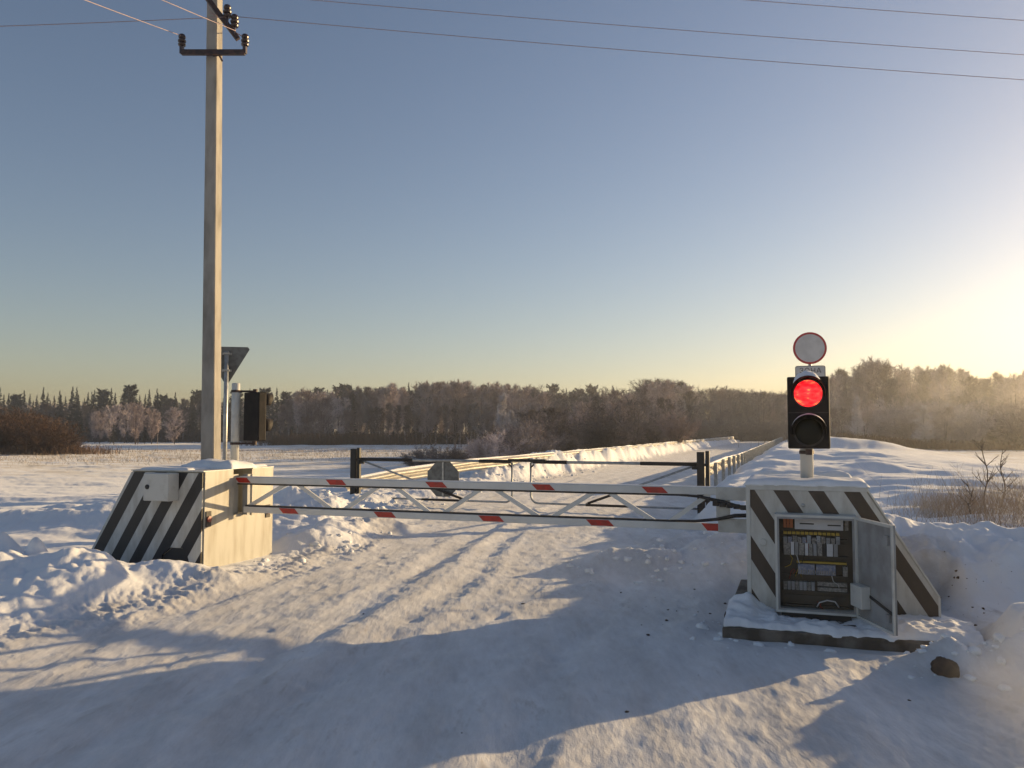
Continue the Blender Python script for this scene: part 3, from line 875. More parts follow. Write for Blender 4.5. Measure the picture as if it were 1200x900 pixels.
pr = RC + Vector((V.x, V.y, 0)) * .50 + Vector((U.x, U.y, 0)) * .42
hz_r = P(942, 483.5, pr.y - .15).z
traffic_light((pr.x, pr.y), HT + .015, P(938, 452, pr.y).z, hz_r, -A, (.02, -.065), 'traffic light glowing red on top of the brown striped cabinet', True, True)
pl_ = P(275.7, 500, 10.65)
traffic_light((pl_.x, pl_.y), HT + .015, P(276, 449, 10.65).z, P(294, 488, 10.65).z, R(140), (-.130, -.142), 'traffic light seen from the side behind the black striped cabinet', False, False, post_r=.052)


# ------------------------------------------------------------------ signs
def clamp(mb, z, r_, y):
    mb.box(-r_ - .02, r_ + .02, y, y + .02, z - .015, z + .015)


def round_sign():
    p = P(949, 408, 17.2)
    g = H(p.x, p.y)
    r = tag(empty('road_sign', (p.x, p.y, g), -R(14)), 'round white sign with red rim above a plate, behind the lit traffic light', 'road sign')
    z0 = p.z - g
    MB().lathe((0, .045, -.2), [(.033, 0), (.033, z0 + .45), (.02, z0 + .46)], 14).build('post', M['galv'], r, smooth=True)
    d = MB(); d.lathe((0, 0, z0), [(.335, -.006), (.335, .004), (.325, .006)], 56, (0, -1, 0)); dk = d.build('sign_disc', M['redring'], r)
    MB().lathe((0, -.0075, z0), [(.292, 0), (.292, .002)], 56, (0, -1, 0)).build('disc_face', M['signface'], dk)
    # rectangular plate below
    pz1 = P(949, 428.5, 17.2).z - g; pz0 = pz1 - .90
    wd = .30

    def rr(w2, za, zb, rad, n=6):
        pts = []
        for cx, cz, a0 in ((w2 - rad, zb - rad, 0), (-w2 + rad, zb - rad, 90), (-w2 + rad, za + rad, 180), (w2 - rad, za + rad, 270)):
            for k in range(n + 1):
                a = R(a0 + 90 * k / n); pts.append((cx + rad * math.cos(a), cz + rad * math.sin(a)))
        return pts
    pl = MB().prism([(x, z) for x, z in rr(wd, pz0, pz1, .045)], -.004, .004).build('plate', M['grey'], r)
    MB().prism(rr(wd - .02, pz0 + .02, pz1 - .02, .035), -.0065, -.0045).build('plate_face', M['signface'], pl)
    ring_z = pz1 - .52
    n = 48; vs_ = []; fs_ = []
    for k in range(n):
        t = 2 * math.pi * k / n
        for rad in (.235, .195):
            vs_.append((rad * math.cos(t), -.009, ring_z + rad * math.sin(t)))
    fs_ = [(2 * k, 2 * ((k + 1) % n), 2 * ((k + 1) % n) + 1, 2 * k + 1) for k in range(n)]
    m_ = MB(); m_.add(vs_, fs_); m_.build('plate_ring', M['redring'], pl)
    cu = bpy.data.curves.new('lettering', 'FONT')
    cu.body = '\u0417\u041e\u041d\u0410'; cu.size = .15; cu.align_x = 'CENTER'; cu.extrude = .001; cu.offset = 0; cu.resolution_u = 6; cu.space_character = 1.08
    to = bpy.data.objects.new('lettering', cu); C.objects.link(to)
    bpy.context.view_layer.update()
    me = bpy.data.meshes.new_from_object(to.evaluated_get(bpy.context.evaluated_depsgraph_get()))
    bpy.data.objects.remove(to)
    me.materials.clear(); me.materials.append(M['letter'])
    lo = bpy.data.objects.new('lettering', me); C.objects.link(lo); lo.parent = pl
    lo.location = (.0, -.0085, pz1 - .155); lo.rotation_euler = (R(90), 0, 0)
    b = MB()
    for z in (z0 + .15, z0 - .15, pz1 - .2, pz0 + .15): b.box(-.05, .05, .007, .05, z - .012, z + .012)
    b.build('clamps', M['galv'], r)


round_sign()


def yield_sign():
    p = P(264, 500, 13.7); g = H(p.x, p.y)
    r = tag(empty('road_sign', (p.x, p.y, g), R(12)), 'grey back of a downward pointing triangular sign on a post beside the concrete pole', 'road sign')
    z1, z0 = P(264, 406, 13.7).z - g, P(264, 449, 13.7).z - g
    MB().lathe((0, 0, -.2), [(.036, 0), (.036, z1 + .12), (.02, z1 + .125)], 14).build('post', M['galv'], r, smooth=True)
    m_ = MB(); c = .03
    m_.prism([(-.36 + c, z1), (.36 - c, z1), (.36, z1 - .04), (c, z0), (-c, z0), (-.36, z1 - .04)], .05, .057)
    m_.build('sign_plate', M['signback'], r)
    b = MB()
    for z in (z1 - .12, z1 - .40):
        b.box(-.075, .075, .030, .049, z - .018, z + .018); b.box(-.05, .05, -.045, .029, z - .015, z + .015)
    b.build('clamps', M['galv'], r)


yield_sign()


# ------------------------------------------------------------------ utility pole
def lathe_insulator(mb, c, ax=(0, 0, 1), k=1.0):
    prof = [(.012, -.10), (.012, 0), (.055, .005), (.062, .03), (.034, .045), (.034, .055), (.060, .065), (.066, .09), (.038, .105), (.038, .115), (.052, .125), (.058, .15), (.045, .185), (.02, .20), (.004, .205)]
    mb.lathe(c, [(a * k, b * k) for a, b in prof], 18, ax)


def pole():
    p = P(248.5, 540, 12.5)
    r = tag(empty('utility_pole', (p.x, p.y, 0), -R(11)), 'tall square concrete pole carrying overhead wires behind the left cabinet', 'utility pole')
    top = 9.6
    n = 12; vs_, fs_ = [], []
    for i in range(n + 1):
        z = -.5 + (top + .5) * i / n; h = .112 - .028 * i / n; dx = -.13 * i / n
        c = .012
        for a, b in ((-h + c, -h), (h - c, -h), (h, -h + c), (h, h - c), (h - c, h), (-h + c, h), (-h, h - c), (-h, -h + c)):
            vs_.append((a + dx, b, z))
    for i in range(n):
        for k in range(8):
            fs_.append((i * 8 + k, i * 8 + (k + 1) % 8, (i + 1) * 8 + (k + 1) % 8, (i + 1) * 8 + k))
    fs_.append(tuple(range(7, -1, -1))); fs_.append(tuple(n * 8 + k for k in range(8)))
    m_ = MB(); m_.add(vs_, fs_); m_.build('pole_shaft', M['concrete'], r)
    inv = Matrix.Rotation(R(11), 3, 'Z')

    def loc(v):   # world -> local
        return inv @ (Vector(v) - Vector((p.x, p.y, 0)))
    a1, a2 = loc(P(213, 61.5, 12.33)), loc(P(287, 60.5, 12.33))
    a2.z = a1.z
    ca = MB().bar(a1, a2, .06, .075).build('crossarm', M['iron'], r)
    b = MB(); b.box(-.08 + .03, .16, -.150, -.105, a1.z - .03, a1.z + .03); b.bar((.05, -.12, a1.z - .02), (.13, -.16, a1.z - .14), .02, .02)
    b.build('crossarm_clamp', M['iron'], r)
    for q in (a1, a2):
        m_ = MB(); m_.bar(q + Vector((0, 0, -.02)), q + Vector((0, 0, .09)), .05, .05, (0, 1, 0)); lathe_insulator(m_, q + Vector((0, 0, .10)), k=.95)
        m_.build('insulator', M['porcelain'], ca, smooth=False)
    # upper crossarm, running away from the road edge
    b1, b2 = loc(P(234, -14, 12.22)), loc(P(279, 46, 12.36))
    cb = MB().bar(b1, b2, .07, .07).build('crossarm', M['iron'], r)
    for f in (.74, .93, .12):
        q = b1.lerp(b2, f) + Vector((0, -.03, 0))
        m_ = MB(); m_.bar(q, q + Vector((0, 0, .10)), .03, .03, (0, 1, 0)); lathe_insulator(m_, q + Vector((0, 0, .12)), k=1.0)
        m_.build('insulator', M['porcelain'], cb)
    # third crossarm at the head, out of the frame
    c1, c2 = Vector((-.55, -.10, 8.75)), Vector((.6, -.10, 8.75))
    cc = MB().bar(c1, c2, .06, .07).build('crossarm', M['iron'], r)
    for q in (c1, c2):
        m_ = MB(); lathe_insulator(m_, q + Vector((0, 0, .12)), k=.95); m_.build('insulator', M['porcelain'], cc)
    w_ = MB(); w_.tube([loc(P(243, 4, 12.2)), loc(P(246, 14, 12.25)), loc(P(262, 24, 12.4)), loc(P(276, 38, 12.9)), loc(P(283, 42, 12.6))], .008, 6)
    w_.build('jumper_cable', M['wire'], r, smooth=True)
    return p


pole()


def wire(name_label, pts, sag, r_=.0055, n=40):
    a, b = Vector(pts[0]), Vector(pts[1])
    ps = []
    for i in range(n + 1):
        f = i / n; q = a.lerp(b, f); q.z -= sag * 4 * f * (1 - f); ps.append(q)
    m_ = MB(); m_.tube(ps, r_, 5)
    o = m_.build('overhead_wire', M['wire'], None, smooth=True)
    tag(o, name_label, 'wire', 'overhead wires on the pole')


def through(px0, py0, D0, px1, py1, D1, ext):
    a, b = P(px0, py0, D0), P(px1, py1, D1)
    return a, a + (b - a) * ext


wire('lowest overhead wire crossing the sky to the right of the pole', through(277, 19.5, 12.36, 1187, 86, 13.4, 1.7), .10)
wire('middle overhead wire crossing the upper sky to the right', through(262, -9, 12.9, 1187, 57, 14.0, 1.7), .10)
wire('short topmost overhead wire cutting the upper right corner', through(262, -52, 12.4, 1187, 16.5, 13.5, 1.7), .10)
wire('overhead wire leaving the pole level to the left', through(270, 19.5, 12.3, 12, 26, 11.4, 3.0), .06)
wire('overhead wire dropping steeply to the insulator at the crossarm left end', through(213, 42, 12.33, 110, 2, 9.2, 2.5), .02)
wire('overhead wire slanting down to the pole from the upper left', through(276, 36, 12.3, 190, -2, 9.4, 2.5), .02)


# ------------------------------------------------------------------ swing gate behind the boom
def gate():
    GL, GR = P(416, 580, 18.7), P(824, 600, 15.8)
    gz = 0.0
    d = Vector((GR.x - GL.x, GR.y - GL.y, 0)); L_ = d.length; ang = math.atan2(d.y, d.x); d.normalize()

    def gs(px):
        a = (px - 600) / F
        return (a * GL.y - GL.x) / (d.x - a * d.y)

    def post(x, label):
        q = GL + d * x
        g = H(q.x, q.y)
        r = tag(empty('gate_post', (q.x, q.y, 0), ang), label, 'gate post')
        zt = 1.20
        MB().box(-.10, .035, -.055, .055, -.4, zt).build('post', M['black'], r, bevel=.006)
        MB().box(.06, .13, -.04, .04, g - .1, zt + .02).build('hinge_post', M['black'], r, bevel=.006)
        MB().box(.036, .059, -.02, .02, .25, .30).build('hinge', M['iron'], r)
        MB().box(.036, .059, -.02, .02, .93, .98).build('hinge', M['iron'], r)
        return q
    post(0, 'black steel gate post at the left end of the swing gate, before the guardrail')
    MBr = post(L_, 'black steel gate post at the right end of the swing gate, near the cabinet')
    zt, zb = .965, .12
    mid = gs(612)

    def leaf(x0, x1, sgn, label, blacks, b_low, diag_black, diag_px):
        r = tag(empty('gate_leaf', (GL.x, GL.y, 0), ang), label, 'gate')
        t = MB(); rr = .026
        rad = .16
        pts = [(x0, 0, zt)]
        xe = x1 - sgn * .0
        pts += [(xe, 0, zt)]
        t.tube(pts, rr + .004, 10)
        low = [(xe, 0, zt - .02), (xe, 0, zb + rad)]
        for k in range(1, 6):
            a = math.pi / 2 * k / 5
            low.append((xe - sgn * rad * (1 - math.cos(a)), 0, zb + rad - rad * math.sin(a)))
        low.append((x0, 0, zb))
        t.tube(low, rr * .8, 10)
        t.build('frame', M['galv'], r, smooth=True)
        for k, (a, b) in enumerate(blacks):
            MB().tube([(gs(a), 0, zt), (gs(b), 0, zt)], rr + .012, 10).build('black_band', M['black'], r, smooth=True)
        for a, b in b_low:
            MB().tube([(gs(a), 0, zb), (gs(b), 0, zb)], rr, 10).build('black_band', M['black'], r, smooth=True)
        p0, p1 = Vector((x0 + sgn * .05, 0, zt - .03)), Vector((gs(diag_px), 0, zb + .02))
        MB().tube([p0, p1], rr * .8, 10).build('brace', M['galv'], r, smooth=True)
        f0, f1 = diag_black
        MB().tube([p0.lerp(p1, f0), p0.lerp(p1, f1)], rr, 10).build('black_band', M['black'], r, smooth=True)
        MB().box(min(x0, x0 + sgn * .1), max(x0, x0 + sgn * .1), -.02, .02, zt - .10, zt + .03).build('hinge_plate', M['black'], r)
        MB().bar((xe - sgn * .07, 0, zt - .05), (xe, 0, zt - .12), .02, .05, (0, 1, 0)).build('corner_plate', M['black'], r)
        return r
    leaf(.13, gs(600), 1, 'left leaf of the black and white pipe gate, with the octagonal plate on it', [(421, 484), (562, 599)], [(495, 541)], (.62, .98), 545)
    r2 = leaf(L_ - .10, gs(622), -1, 'right leaf of the black and white pipe gate, nearer the traffic light', [(625, 664), (750, 818)], [(686, 741)], (.62, .98), 686)
    MB().box(gs(596), gs(640), -.045, .045, zt - .005, zt + .055).build('latch_sleeve', M['black'], r2, bevel=.01)
    # octagonal plate seen from behind, on the left leaf
    q = GL + d * gs(518.5)
    g = 0
    o = tag(empty('road_sign', (q.x - .0, q.y, .0), ang), 'dark octagonal sign seen from its back, hanging on the left gate leaf', 'road sign')
    pz = P(518.5, 561.5, q.y).z
    pts = [(.41 * math.cos(R(22.5 + 45 * k)), pz + .41 * math.sin(R(22.5 + 45 * k))) for k in range(8)]
    MB().prism(pts, .045, .053).build('sign_plate', M['signback'], o)
    b = MB(); b.box(-.02, .02, .030, .044, pz - .36, pz + .39); b.build('backing_strip', M['galv'], o)
    n_ = 0
    snow_cap('snow_cap', -.16, .16, .036, .062, pz + .379, .015, o, 31, over=.004, step=.01)


gate()


# ------------------------------------------------------------------ guardrails
def guardrail(path, label, post_sp, side, first=0.0, beam_mat='rail'):
    """path of (x, y, ztop); side = +1/-1: the way the beam bulges, across the path"""
    pts = [Vector(p) for p in path]
    r = tag(empty('guardrail', (pts[0].x, pts[0].y, 0)), label, 'guardrail')
    o0 = Vector((pts[0].x, pts[0].y, 0))
    prof = [(.0, 0), (.03, -.015), (.08, -.06), (.08, -.095), (.02, -.135), (.0, -.155), (.0, -.165), (.02, -.185), (.08, -.225), (.08, -.26), (.03, -.305), (.0, -.32)]
    prof += [(a - .006, b) for a, b in prof[::-1]]
    # resample
    rs = []
    for i in range(len(pts) - 1):
        n = max(1, int((pts[i + 1] - pts[i]).length / 2.0))
        rs += [pts[i].lerp(pts[i + 1], k / n) for k in range(n)]
    rs.append(pts[-1])
    vs_, fs_ = [], []
    m_ = len(prof)
    for i, p in enumerate(rs):
        t = (rs[min(i + 1, len(rs) - 1)] - rs[max(0, i - 1)]); t.z = 0; t.normalize()
        nrm = Vector((t.y, -t.x, 0)) * side
        for a, b in prof:
            vs_.append(p - o0 + nrm * a + Vector((0, 0, b)))
    for i in range(len(rs) - 1):
        for k in range(m_):
            a, b = i * m_ + k, i * m_ + (k + 1) % m_
            fs_.append((a, b, b + m_, a + m_) if side > 0 else (a, a + m_, b + m_, b))
    fs_.append(tuple(range(m_))); fs_.append(tuple((len(rs) - 1) * m_ + k for k in range(m_ - 1, -1, -1)))
    q = MB(); q.add(vs_, fs_); q.build('beam', M[beam_mat], r)
    # posts
    acc = first; tot = 0; k = 0
    for i in range(len(pts) - 1):
        a, b = pts[i], pts[i + 1]; L_ = (b - a).length
        while acc < tot + L_ and k < 95:
            p = a.lerp(b, (acc - tot) / L_)
            t = (b - a); t.z = 0; t.normalize(); nrm = Vector((t.y, -t.x, 0)) * side
            c = p - o0 - nrm * .07
            pm = MB(); pm.bar(c + Vector((0, 0, -p.z - .5)), c + Vector((0, 0, .02)), .10, .06, t)
            pm.bar(c + nrm * .03 + Vector((0, 0, -.16)), c + nrm * .068 + Vector((0, 0, -.16)), .08, .14)
            pm.build('post', M['galv'], r)
            acc += post_sp; k += 1
        tot += L_
    # snow lying along the top edge
    sn = []
    rg = random.Random(3)
    vs_, fs_ = [], []
    fine = []
    for i in range(len(rs) - 1):
        for k in range(6): fine.append(rs[i].lerp(rs[i + 1], k / 6))
    q = MB()
    rad = [max(.004, .022 + .03 * float(noise(i * .23, 1.5, 77))) for i in range(len(fine))]
    q.tube([p - o0 + Vector((0, 0, .006)) for p in fine], rad, 6)
    q.build('snow_ridge', M['snowcap'], r, smooth=True)


def st(s, t):
    return s * V.x + t * U.x, s * V.y + t * U.y


a = []
a.append((*st(-10.3, 17.6), .42)); a.append((*st(-9.9, 19.5), .58)); a.append((*st(-9.2, 23), .74)); a.append((*st(-8.75, 27), .78))
for t in range(34, 125, 9): a.append((*st(-8.75, t), .78))
guardrail(a, 'sunlit steel guardrail along the left road edge, half sunk in snow', 3.0, 1, .6)
a = [(*st(-2.55, 23.2), .60), (*st(-2.35, 24.6), .66)]
for t in (27, 32, 40, 50, 60, 72, 86, 100, 120): a.append((*st(-2.05 if t > 30 else -2.2, t), .74))
guardrail(a, 'grey steel guardrail along the right road edge, its posts close together', 1.5, -1, .1)


# ------------------------------------------------------------------ vegetation prototypes
def strips(P0, P1, wd, rg):
    """thin quads from P0 to P1 (Nx3), random facing"""
    n = len(P0)
    d = P1 - P0
    rnd = rg.normal(size=(n, 3))
    s_ = np.cross(d, rnd); s_ /= (np.linalg.norm(s_, axis=1, keepdims=True) + 1e-9)
    w0 = (wd if np.ndim(wd) else np.full(n, wd))[:, None]
    v = np.stack([P0 - s_ * w0 / 2, P0 + s_ * w0 / 2, P1 + s_ * w0 * .25, P1 - s_ * w0 * .25], 1).reshape(-1, 3)
    f = np.arange(4 * n).reshape(-1, 4)
    return v, f


def np_mesh(name, v, f, m):
    me = bpy.data.meshes.new(name)
    me.vertices.add(len(v)); me.vertices.foreach_set('co', v.astype(np.float32).reshape(-1))
    f = np.asarray(f, dtype=np.int32)
    me.loops.add(f.size); me.loops.foreach_set('vertex_index', f.reshape(-1))
    me.polygons.add(len(f)); me.polygons.foreach_set('loop_start', np.arange(0, f.size, f.shape[1], dtype=np.int32))
    me.update(calc_edges=True); me.materials.append(m)
    return me


def trunk_mesh(h, r0, rg, m, lean=.03, forks=1):
    mb = MB(); paths = []
    for k in range(forks):
        a = rg.uniform(0, 6.28); ln = lean * h * (1 if forks == 1 else 3)
        pts = []
        for i in range(7):
            f = i / 6
            pts.append(Vector((math.cos(a) * ln * f + .01 * h * math.sin(5 * f + a), math.sin(a) * ln * f + .01 * h * math.cos(4 * f), h * .97 * f - (.3 if i == 0 else 0))))
        mb.tube(pts, [r0 * (1 - .9 * i / 6) for i in range(7)], 6); paths.append(pts)
    me = bpy.data.meshes.new('trunk'); me.from_pydata(mb.v, [], mb.f); me.materials.append(m); me.update()
    return me, paths


def bare_tree(seed, h=10.0, spread=.20, base=.25, nb=46, sub=9, tw=9, mt='frost', mb='bark', up=.9, tww=.035, forks=1, r0=.12, shape='oval'):
    rg = np.random.default_rng(seed)
    tm, paths = trunk_mesh(h, r0, rg, M[mb], .03, forks)
    P0s, P1s, Ws = [], [], []
    for k in range(nb):
        path = paths[k % len(paths)]
        f = base + (1 - base) * (k + rg.random()) / nb
        i = min(5, int(f * 6)); p = np.array(path[i].lerp(path[i + 1], f * 6 - i))
        az = rg.uniform(0, 6.28)
        if shape == 'oval': env = math.sin(math.pi * min(1, max(.08, (f - base) / (1 - base) * .85 + .12))) ** .7
        elif shape == 'spire': env = 1.05 - .85 * (f - base) / (1 - base)
        else: env = 1.0 - .5 * (f - base) / (1 - base)
        ln = h * spread * env * rg.uniform(.7, 1.25)
        upk = up * rg.uniform(.6, 1.4)
        d = np.array([math.cos(az), math.sin(az), upk]); d /= np.linalg.norm(d)
        q = p.copy(); segs = []
        for j in range(3):
            e = q + d * ln / 3 * 1.25
            P0s.append(q); P1s.append(e); Ws.append(h * .006 * (1 - j * .25))
            segs.append((q, e)); q = e; d = d + rg.normal(0, .16, 3) + np.array([0, 0, .10]); d /= np.linalg.norm(d)
        for s_ in range(sub):
            g = rg.random() ** .8; j = min(2, int(g * 3)); a, b = segs[j]; o = a + (b - a) * (g * 3 - j)
            dd = (b - a) / np.linalg.norm(b - a) + rg.normal(0, .55, 3) + np.array([0, 0, .15]); dd /= np.linalg.norm(dd)
            l2 = ln * .42 * rg.uniform(.6, 1.2); e = o + dd * l2
            P0s.append(o); P1s.append(e); Ws.append(h * .0032)
            nn = tw
            tt = rg.random(nn)[:, None]
            oo = o + (e - o) * tt
            td = dd + rg.normal(0, .6, (nn, 3)); td /= np.linalg.norm(td, axis=1, keepdims=True)
            ee = oo + td * (h * .045 * rg.uniform(.5, 1.4, nn))[:, None]
            P0s += list(oo); P1s += list(ee); Ws += [tww * h / 10] * nn
    v, f = strips(np.array(P0s), np.array(P1s), np.array(Ws), rg)
    return tm, np_mesh('crown', v, f, M[mt])


def conifer(seed, h=12.0, r=1.7, pine=False):
    rg = np.random.default_rng(seed)
    tm, paths = trunk_mesh(h, .13, rg, M['bark'], .01)
    P0s, P1s, Ws = [], [], []
    n = 150
    for k in range(n):
        f = (.15 if not pine else .5) + (.85 if not pine else .48) * (k / n) ** .9
        z = f * h; az = rg.uniform(0, 6.28)
        if pine: L_ = r * math.sqrt(max(.05, 1 - ((f - .75) / .3) ** 2)) * rg.uniform(.6, 1.1)
        else: L_ = r * 1.25 * (1.0 - f) / .85 * rg.uniform(.6, 1.15) + .03
        d = np.array([math.cos(az), math.sin(az), -.25 + .5 * f + (.3 if pine else 0)])
        o = np.array([0, 0, z]); e = o + d * L_
        P0s.append(o); P1s.append(e); Ws.append(.05)
        m_ = 26
        tt = rg.random(m_)[:, None] ** .7
        oo = o + (e - o) * tt
        td = d + rg.normal(0, .8, (m_, 3)); td[:, 2] -= .1
        td /= np.linalg.norm(td, axis=1, keepdims=True)
        ee = oo + td * ((.40 if pine else .46 * (1.12 - f)) * rg.uniform(.4, 1.3, m_))[:, None]
        P0s += list(oo); P1s += list(ee); Ws += list(rg.uniform(.10, .20, m_))
    v, f = strips(np.array(P0s), np.array(P1s), np.array(Ws), rg)
    return tm, np_mesh('crown', v, f, M['conifer'])


def bush(seed, h=4.5, r=2.4, mt='frost_dim', stems=34, tww=.03, mb='bark'):
    rg = np.random.default_rng(seed)
    mb_ = MB(); P0s, P1s, Ws = [], [], []
    for k in range(stems):
        az = rg.uniform(0, 6.28); out = rg.random() ** .6
        d = np.array([math.cos(az) * out * r / h * 1.3, math.sin(az) * out * r / h * 1.3, 1.0]); L_ = h * (1 - .35 * out ** 2) * rg.uniform(.75, 1.05)
        p = np.array([math.cos(az) * out * .5, math.sin(az) * out * .5, -.2]); pts = [Vector(p)]
        for j in range(5):
            q = p + d / np.linalg.norm(d) * L_ / 5
            P0s.append(p); P1s.append(q); Ws.append(.035 * (1 - .15 * j)); pts.append(Vector(q))
            d = d + rg.normal(0, .13, 3) + np.array([0, 0, -.03 * out])
            for s_ in range(7 if j else 3):
                o = p + (q - p) * rg.random(); dd = d / np.linalg.norm(d) + rg.normal(0, .6, 3) + np.array([0, 0, .1]); dd /= np.linalg.norm(dd)
                e = o + dd * h * .17 * rg.uniform(.5, 1.2); P0s.append(o); P1s.append(e); Ws.append(.02)
                nn = 8; oo = o + (e - o) * rg.random(nn)[:, None]; td = dd + rg.normal(0, .6, (nn, 3)); td /= np.linalg.norm(td, axis=1, keepdims=True)
                ee = oo + td * (h * .07 * rg.uniform(.5, 1.3, nn))[:, None]; P0s += list(oo); P1s += list(ee); Ws += [tww] * nn
            p = q
        if k < 9: mb_.tube(pts[:4], [.05, .04, .03, .02], 5)
    v, f = strips(np.array(P0s), np.array(P1s), np.array(Ws), rg)
    tm = bpy.data.meshes.new('stems'); tm.from_pydata(mb_.v, [], mb_.f); tm.materials.append(M[mb]); tm.update()
    return tm, np_mesh('crown', v, f, M[mt])


PR = {
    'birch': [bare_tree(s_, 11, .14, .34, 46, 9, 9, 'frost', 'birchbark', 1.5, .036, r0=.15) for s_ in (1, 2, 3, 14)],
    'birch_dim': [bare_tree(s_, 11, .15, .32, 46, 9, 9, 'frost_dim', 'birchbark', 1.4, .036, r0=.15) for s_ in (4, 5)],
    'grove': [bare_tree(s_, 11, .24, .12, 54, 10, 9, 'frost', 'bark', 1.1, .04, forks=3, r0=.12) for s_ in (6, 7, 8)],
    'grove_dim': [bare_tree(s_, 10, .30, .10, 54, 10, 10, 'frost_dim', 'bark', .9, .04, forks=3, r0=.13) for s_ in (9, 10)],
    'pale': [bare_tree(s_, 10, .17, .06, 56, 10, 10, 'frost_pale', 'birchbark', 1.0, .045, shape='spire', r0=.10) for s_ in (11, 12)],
    'round': [bare_tree(13, 8, .30, .08, 60, 10, 10, 'frost', 'bark', .8, .045, r0=.09)],
    'spruce': [conifer(s_, 12, 1.3) for s_ in (20, 21, 22)],
    'pine': [conifer(s_, 12, 1.7, True) for s_ in (23, 24)],
    'bush': [bush(s_, 4.5, 2.6, 'frost_dim') for s_ in (30, 31)],
    'bush_frost': [bush(s_, 4.5, 2.6, 'frost') for s_ in (32, 33)],
    'bush_brown': [bush(34, 4.5, 2.8, 'brown')],
}
PH = {'birch': 11, 'birch_dim': 11, 'grove': 11, 'grove_dim': 10, 'pale': 10, 'round': 8, 'spruce': 12, 'pine': 12, 'bush': 4.5, 'bush_frost': 4.5, 'bush_brown': 4.5}
KN = {'birch': ('birch_tree', 'tree'), 'birch_dim': ('birch_tree', 'tree'), 'grove': ('bare_tree', 'tree'), 'grove_dim': ('bare_tree', 'tree'), 'pale': ('frosted_tree', 'tree'), 'round': ('round_tree', 'tree'),
      'spruce': ('spruce_tree', 'tree'), 'pine': ('pine_tree', 'tree'), 'bush': ('willow_bush', 'bush'), 'bush_frost': ('willow_bush', 'bush'), 'bush_brown': ('willow_bush', 'bush')}
TR = random.Random(11)


def plant(kind, px, D, ytop, label, group, wide=1.0):
    a = (px - 600) / F
    x, y = a * D, D
    g = H(x, y)
    top = CAMZ + (505 - ytop) / F * D
    k = max(.15, (top - g) / PH[kind])
    tm, cm = TR.choice(PR[kind])
    nm, cat = KN[kind]
    r = tag(empty(nm, (x, y, g), TR.uniform(0, 6.28)), label, cat, group)
    r.scale = (k * wide, k * wide, k)
    for n_, me in ((('trunk' if cat == 'tree' else 'stems'), tm), ('crown', cm)):
        o = bpy.data.objects.new(n_, me); C.objects.link(o); o.parent = r


def row(kinds, px0, px1, n, D0, D1, ytops, label, group, wide=1.0, jit=4):
    xs, ys = zip(*ytops)
    for i in range(n):
        px = px0 + (px1 - px0) * (i + .5) / n + TR.uniform(-.4, .4) * (px1 - px0) / n
        kd = TR.choice(kinds)
        plant(kd, px, TR.uniform(D0, D1), float(np.interp(px, xs, ys)) + TR.uniform(-jit, jit), label[KN[kd][0]] if isinstance(label, dict) else label, group, wide)


# dark forest far left
row(['spruce', 'spruce', 'spruce', 'spruce', 'spruce', 'spruce', 'pine'], -60, 240, 62, 205, 240, [(-60, 462), (12, 462), (240, 460)],
    {'spruce_tree': 'dark spruce in the far forest left of the concrete pole', 'pine_tree': 'dark pine in the far forest left of the concrete pole'}, 'trees of the far left forest', 1.0, 9)
row(['birch_dim'], 20, 240, 16, 200, 215, [(20, 478), (240, 472)], 'bare dark tree before the far spruces left of the concrete pole', 'bare trees in the far left forest', 1.1, 5)
row(['spruce', 'spruce', 'spruce', 'pine'], 258, 420, 30, 200, 230, [(258, 466), (300, 462), (420, 456)],
    {'spruce_tree': 'dark spruce in the far forest just right of the concrete pole', 'pine_tree': 'dark pine in the far forest just right of the concrete pole'}, 'dark trees right of the pole', 1.0, 8)
row(['spruce', 'pine'], 420, 760, 22, 215, 240, [(420, 455), (600, 455), (760, 458)],
    {'spruce_tree': 'dark spruce top standing out behind the bare wood in the centre', 'pine_tree': 'dark pine top standing out behind the bare wood in the centre'}, 'dark trees behind the central wood', 1.0, 7)
row(['spruce', 'pine', 'spruce'], 405, 735, 14, 160, 180, [(405, 462), (600, 460), (735, 464)],
    {'spruce_tree': 'dark spruce standing among the bare trees of the central wood', 'pine_tree': 'dark pine standing among the bare trees of the central wood'}, 'dark trees inside the central wood', 1.0, 7)
# pale birches before the dark forest
row(['birch', 'grove'], 104, 190, 9, 172, 186, [(104, 484), (125, 480), (160, 476), (190, 484)], {'birch_tree': 'slim pinkish frosted tree before the dark forest at far left', 'bare_tree': 'branchy pinkish frosted tree before the dark forest at far left'}, 'pale trees before the dark forest', .95, 3)
plant('round', 205, 172, 480, 'small round frosted tree alone before the dark forest, next to the pole', None, 1.0)
for px, yt in ((95, 486), (134, 496), (170, 500)):
    plant('spruce', px, 168, yt, {95: 'small dark spruce right of the brown willow thicket', 134: 'small dark spruce before the pale birches at far left', 170: 'tiny dark spruce left of the round frosted tree'}[px], None, 1.7)
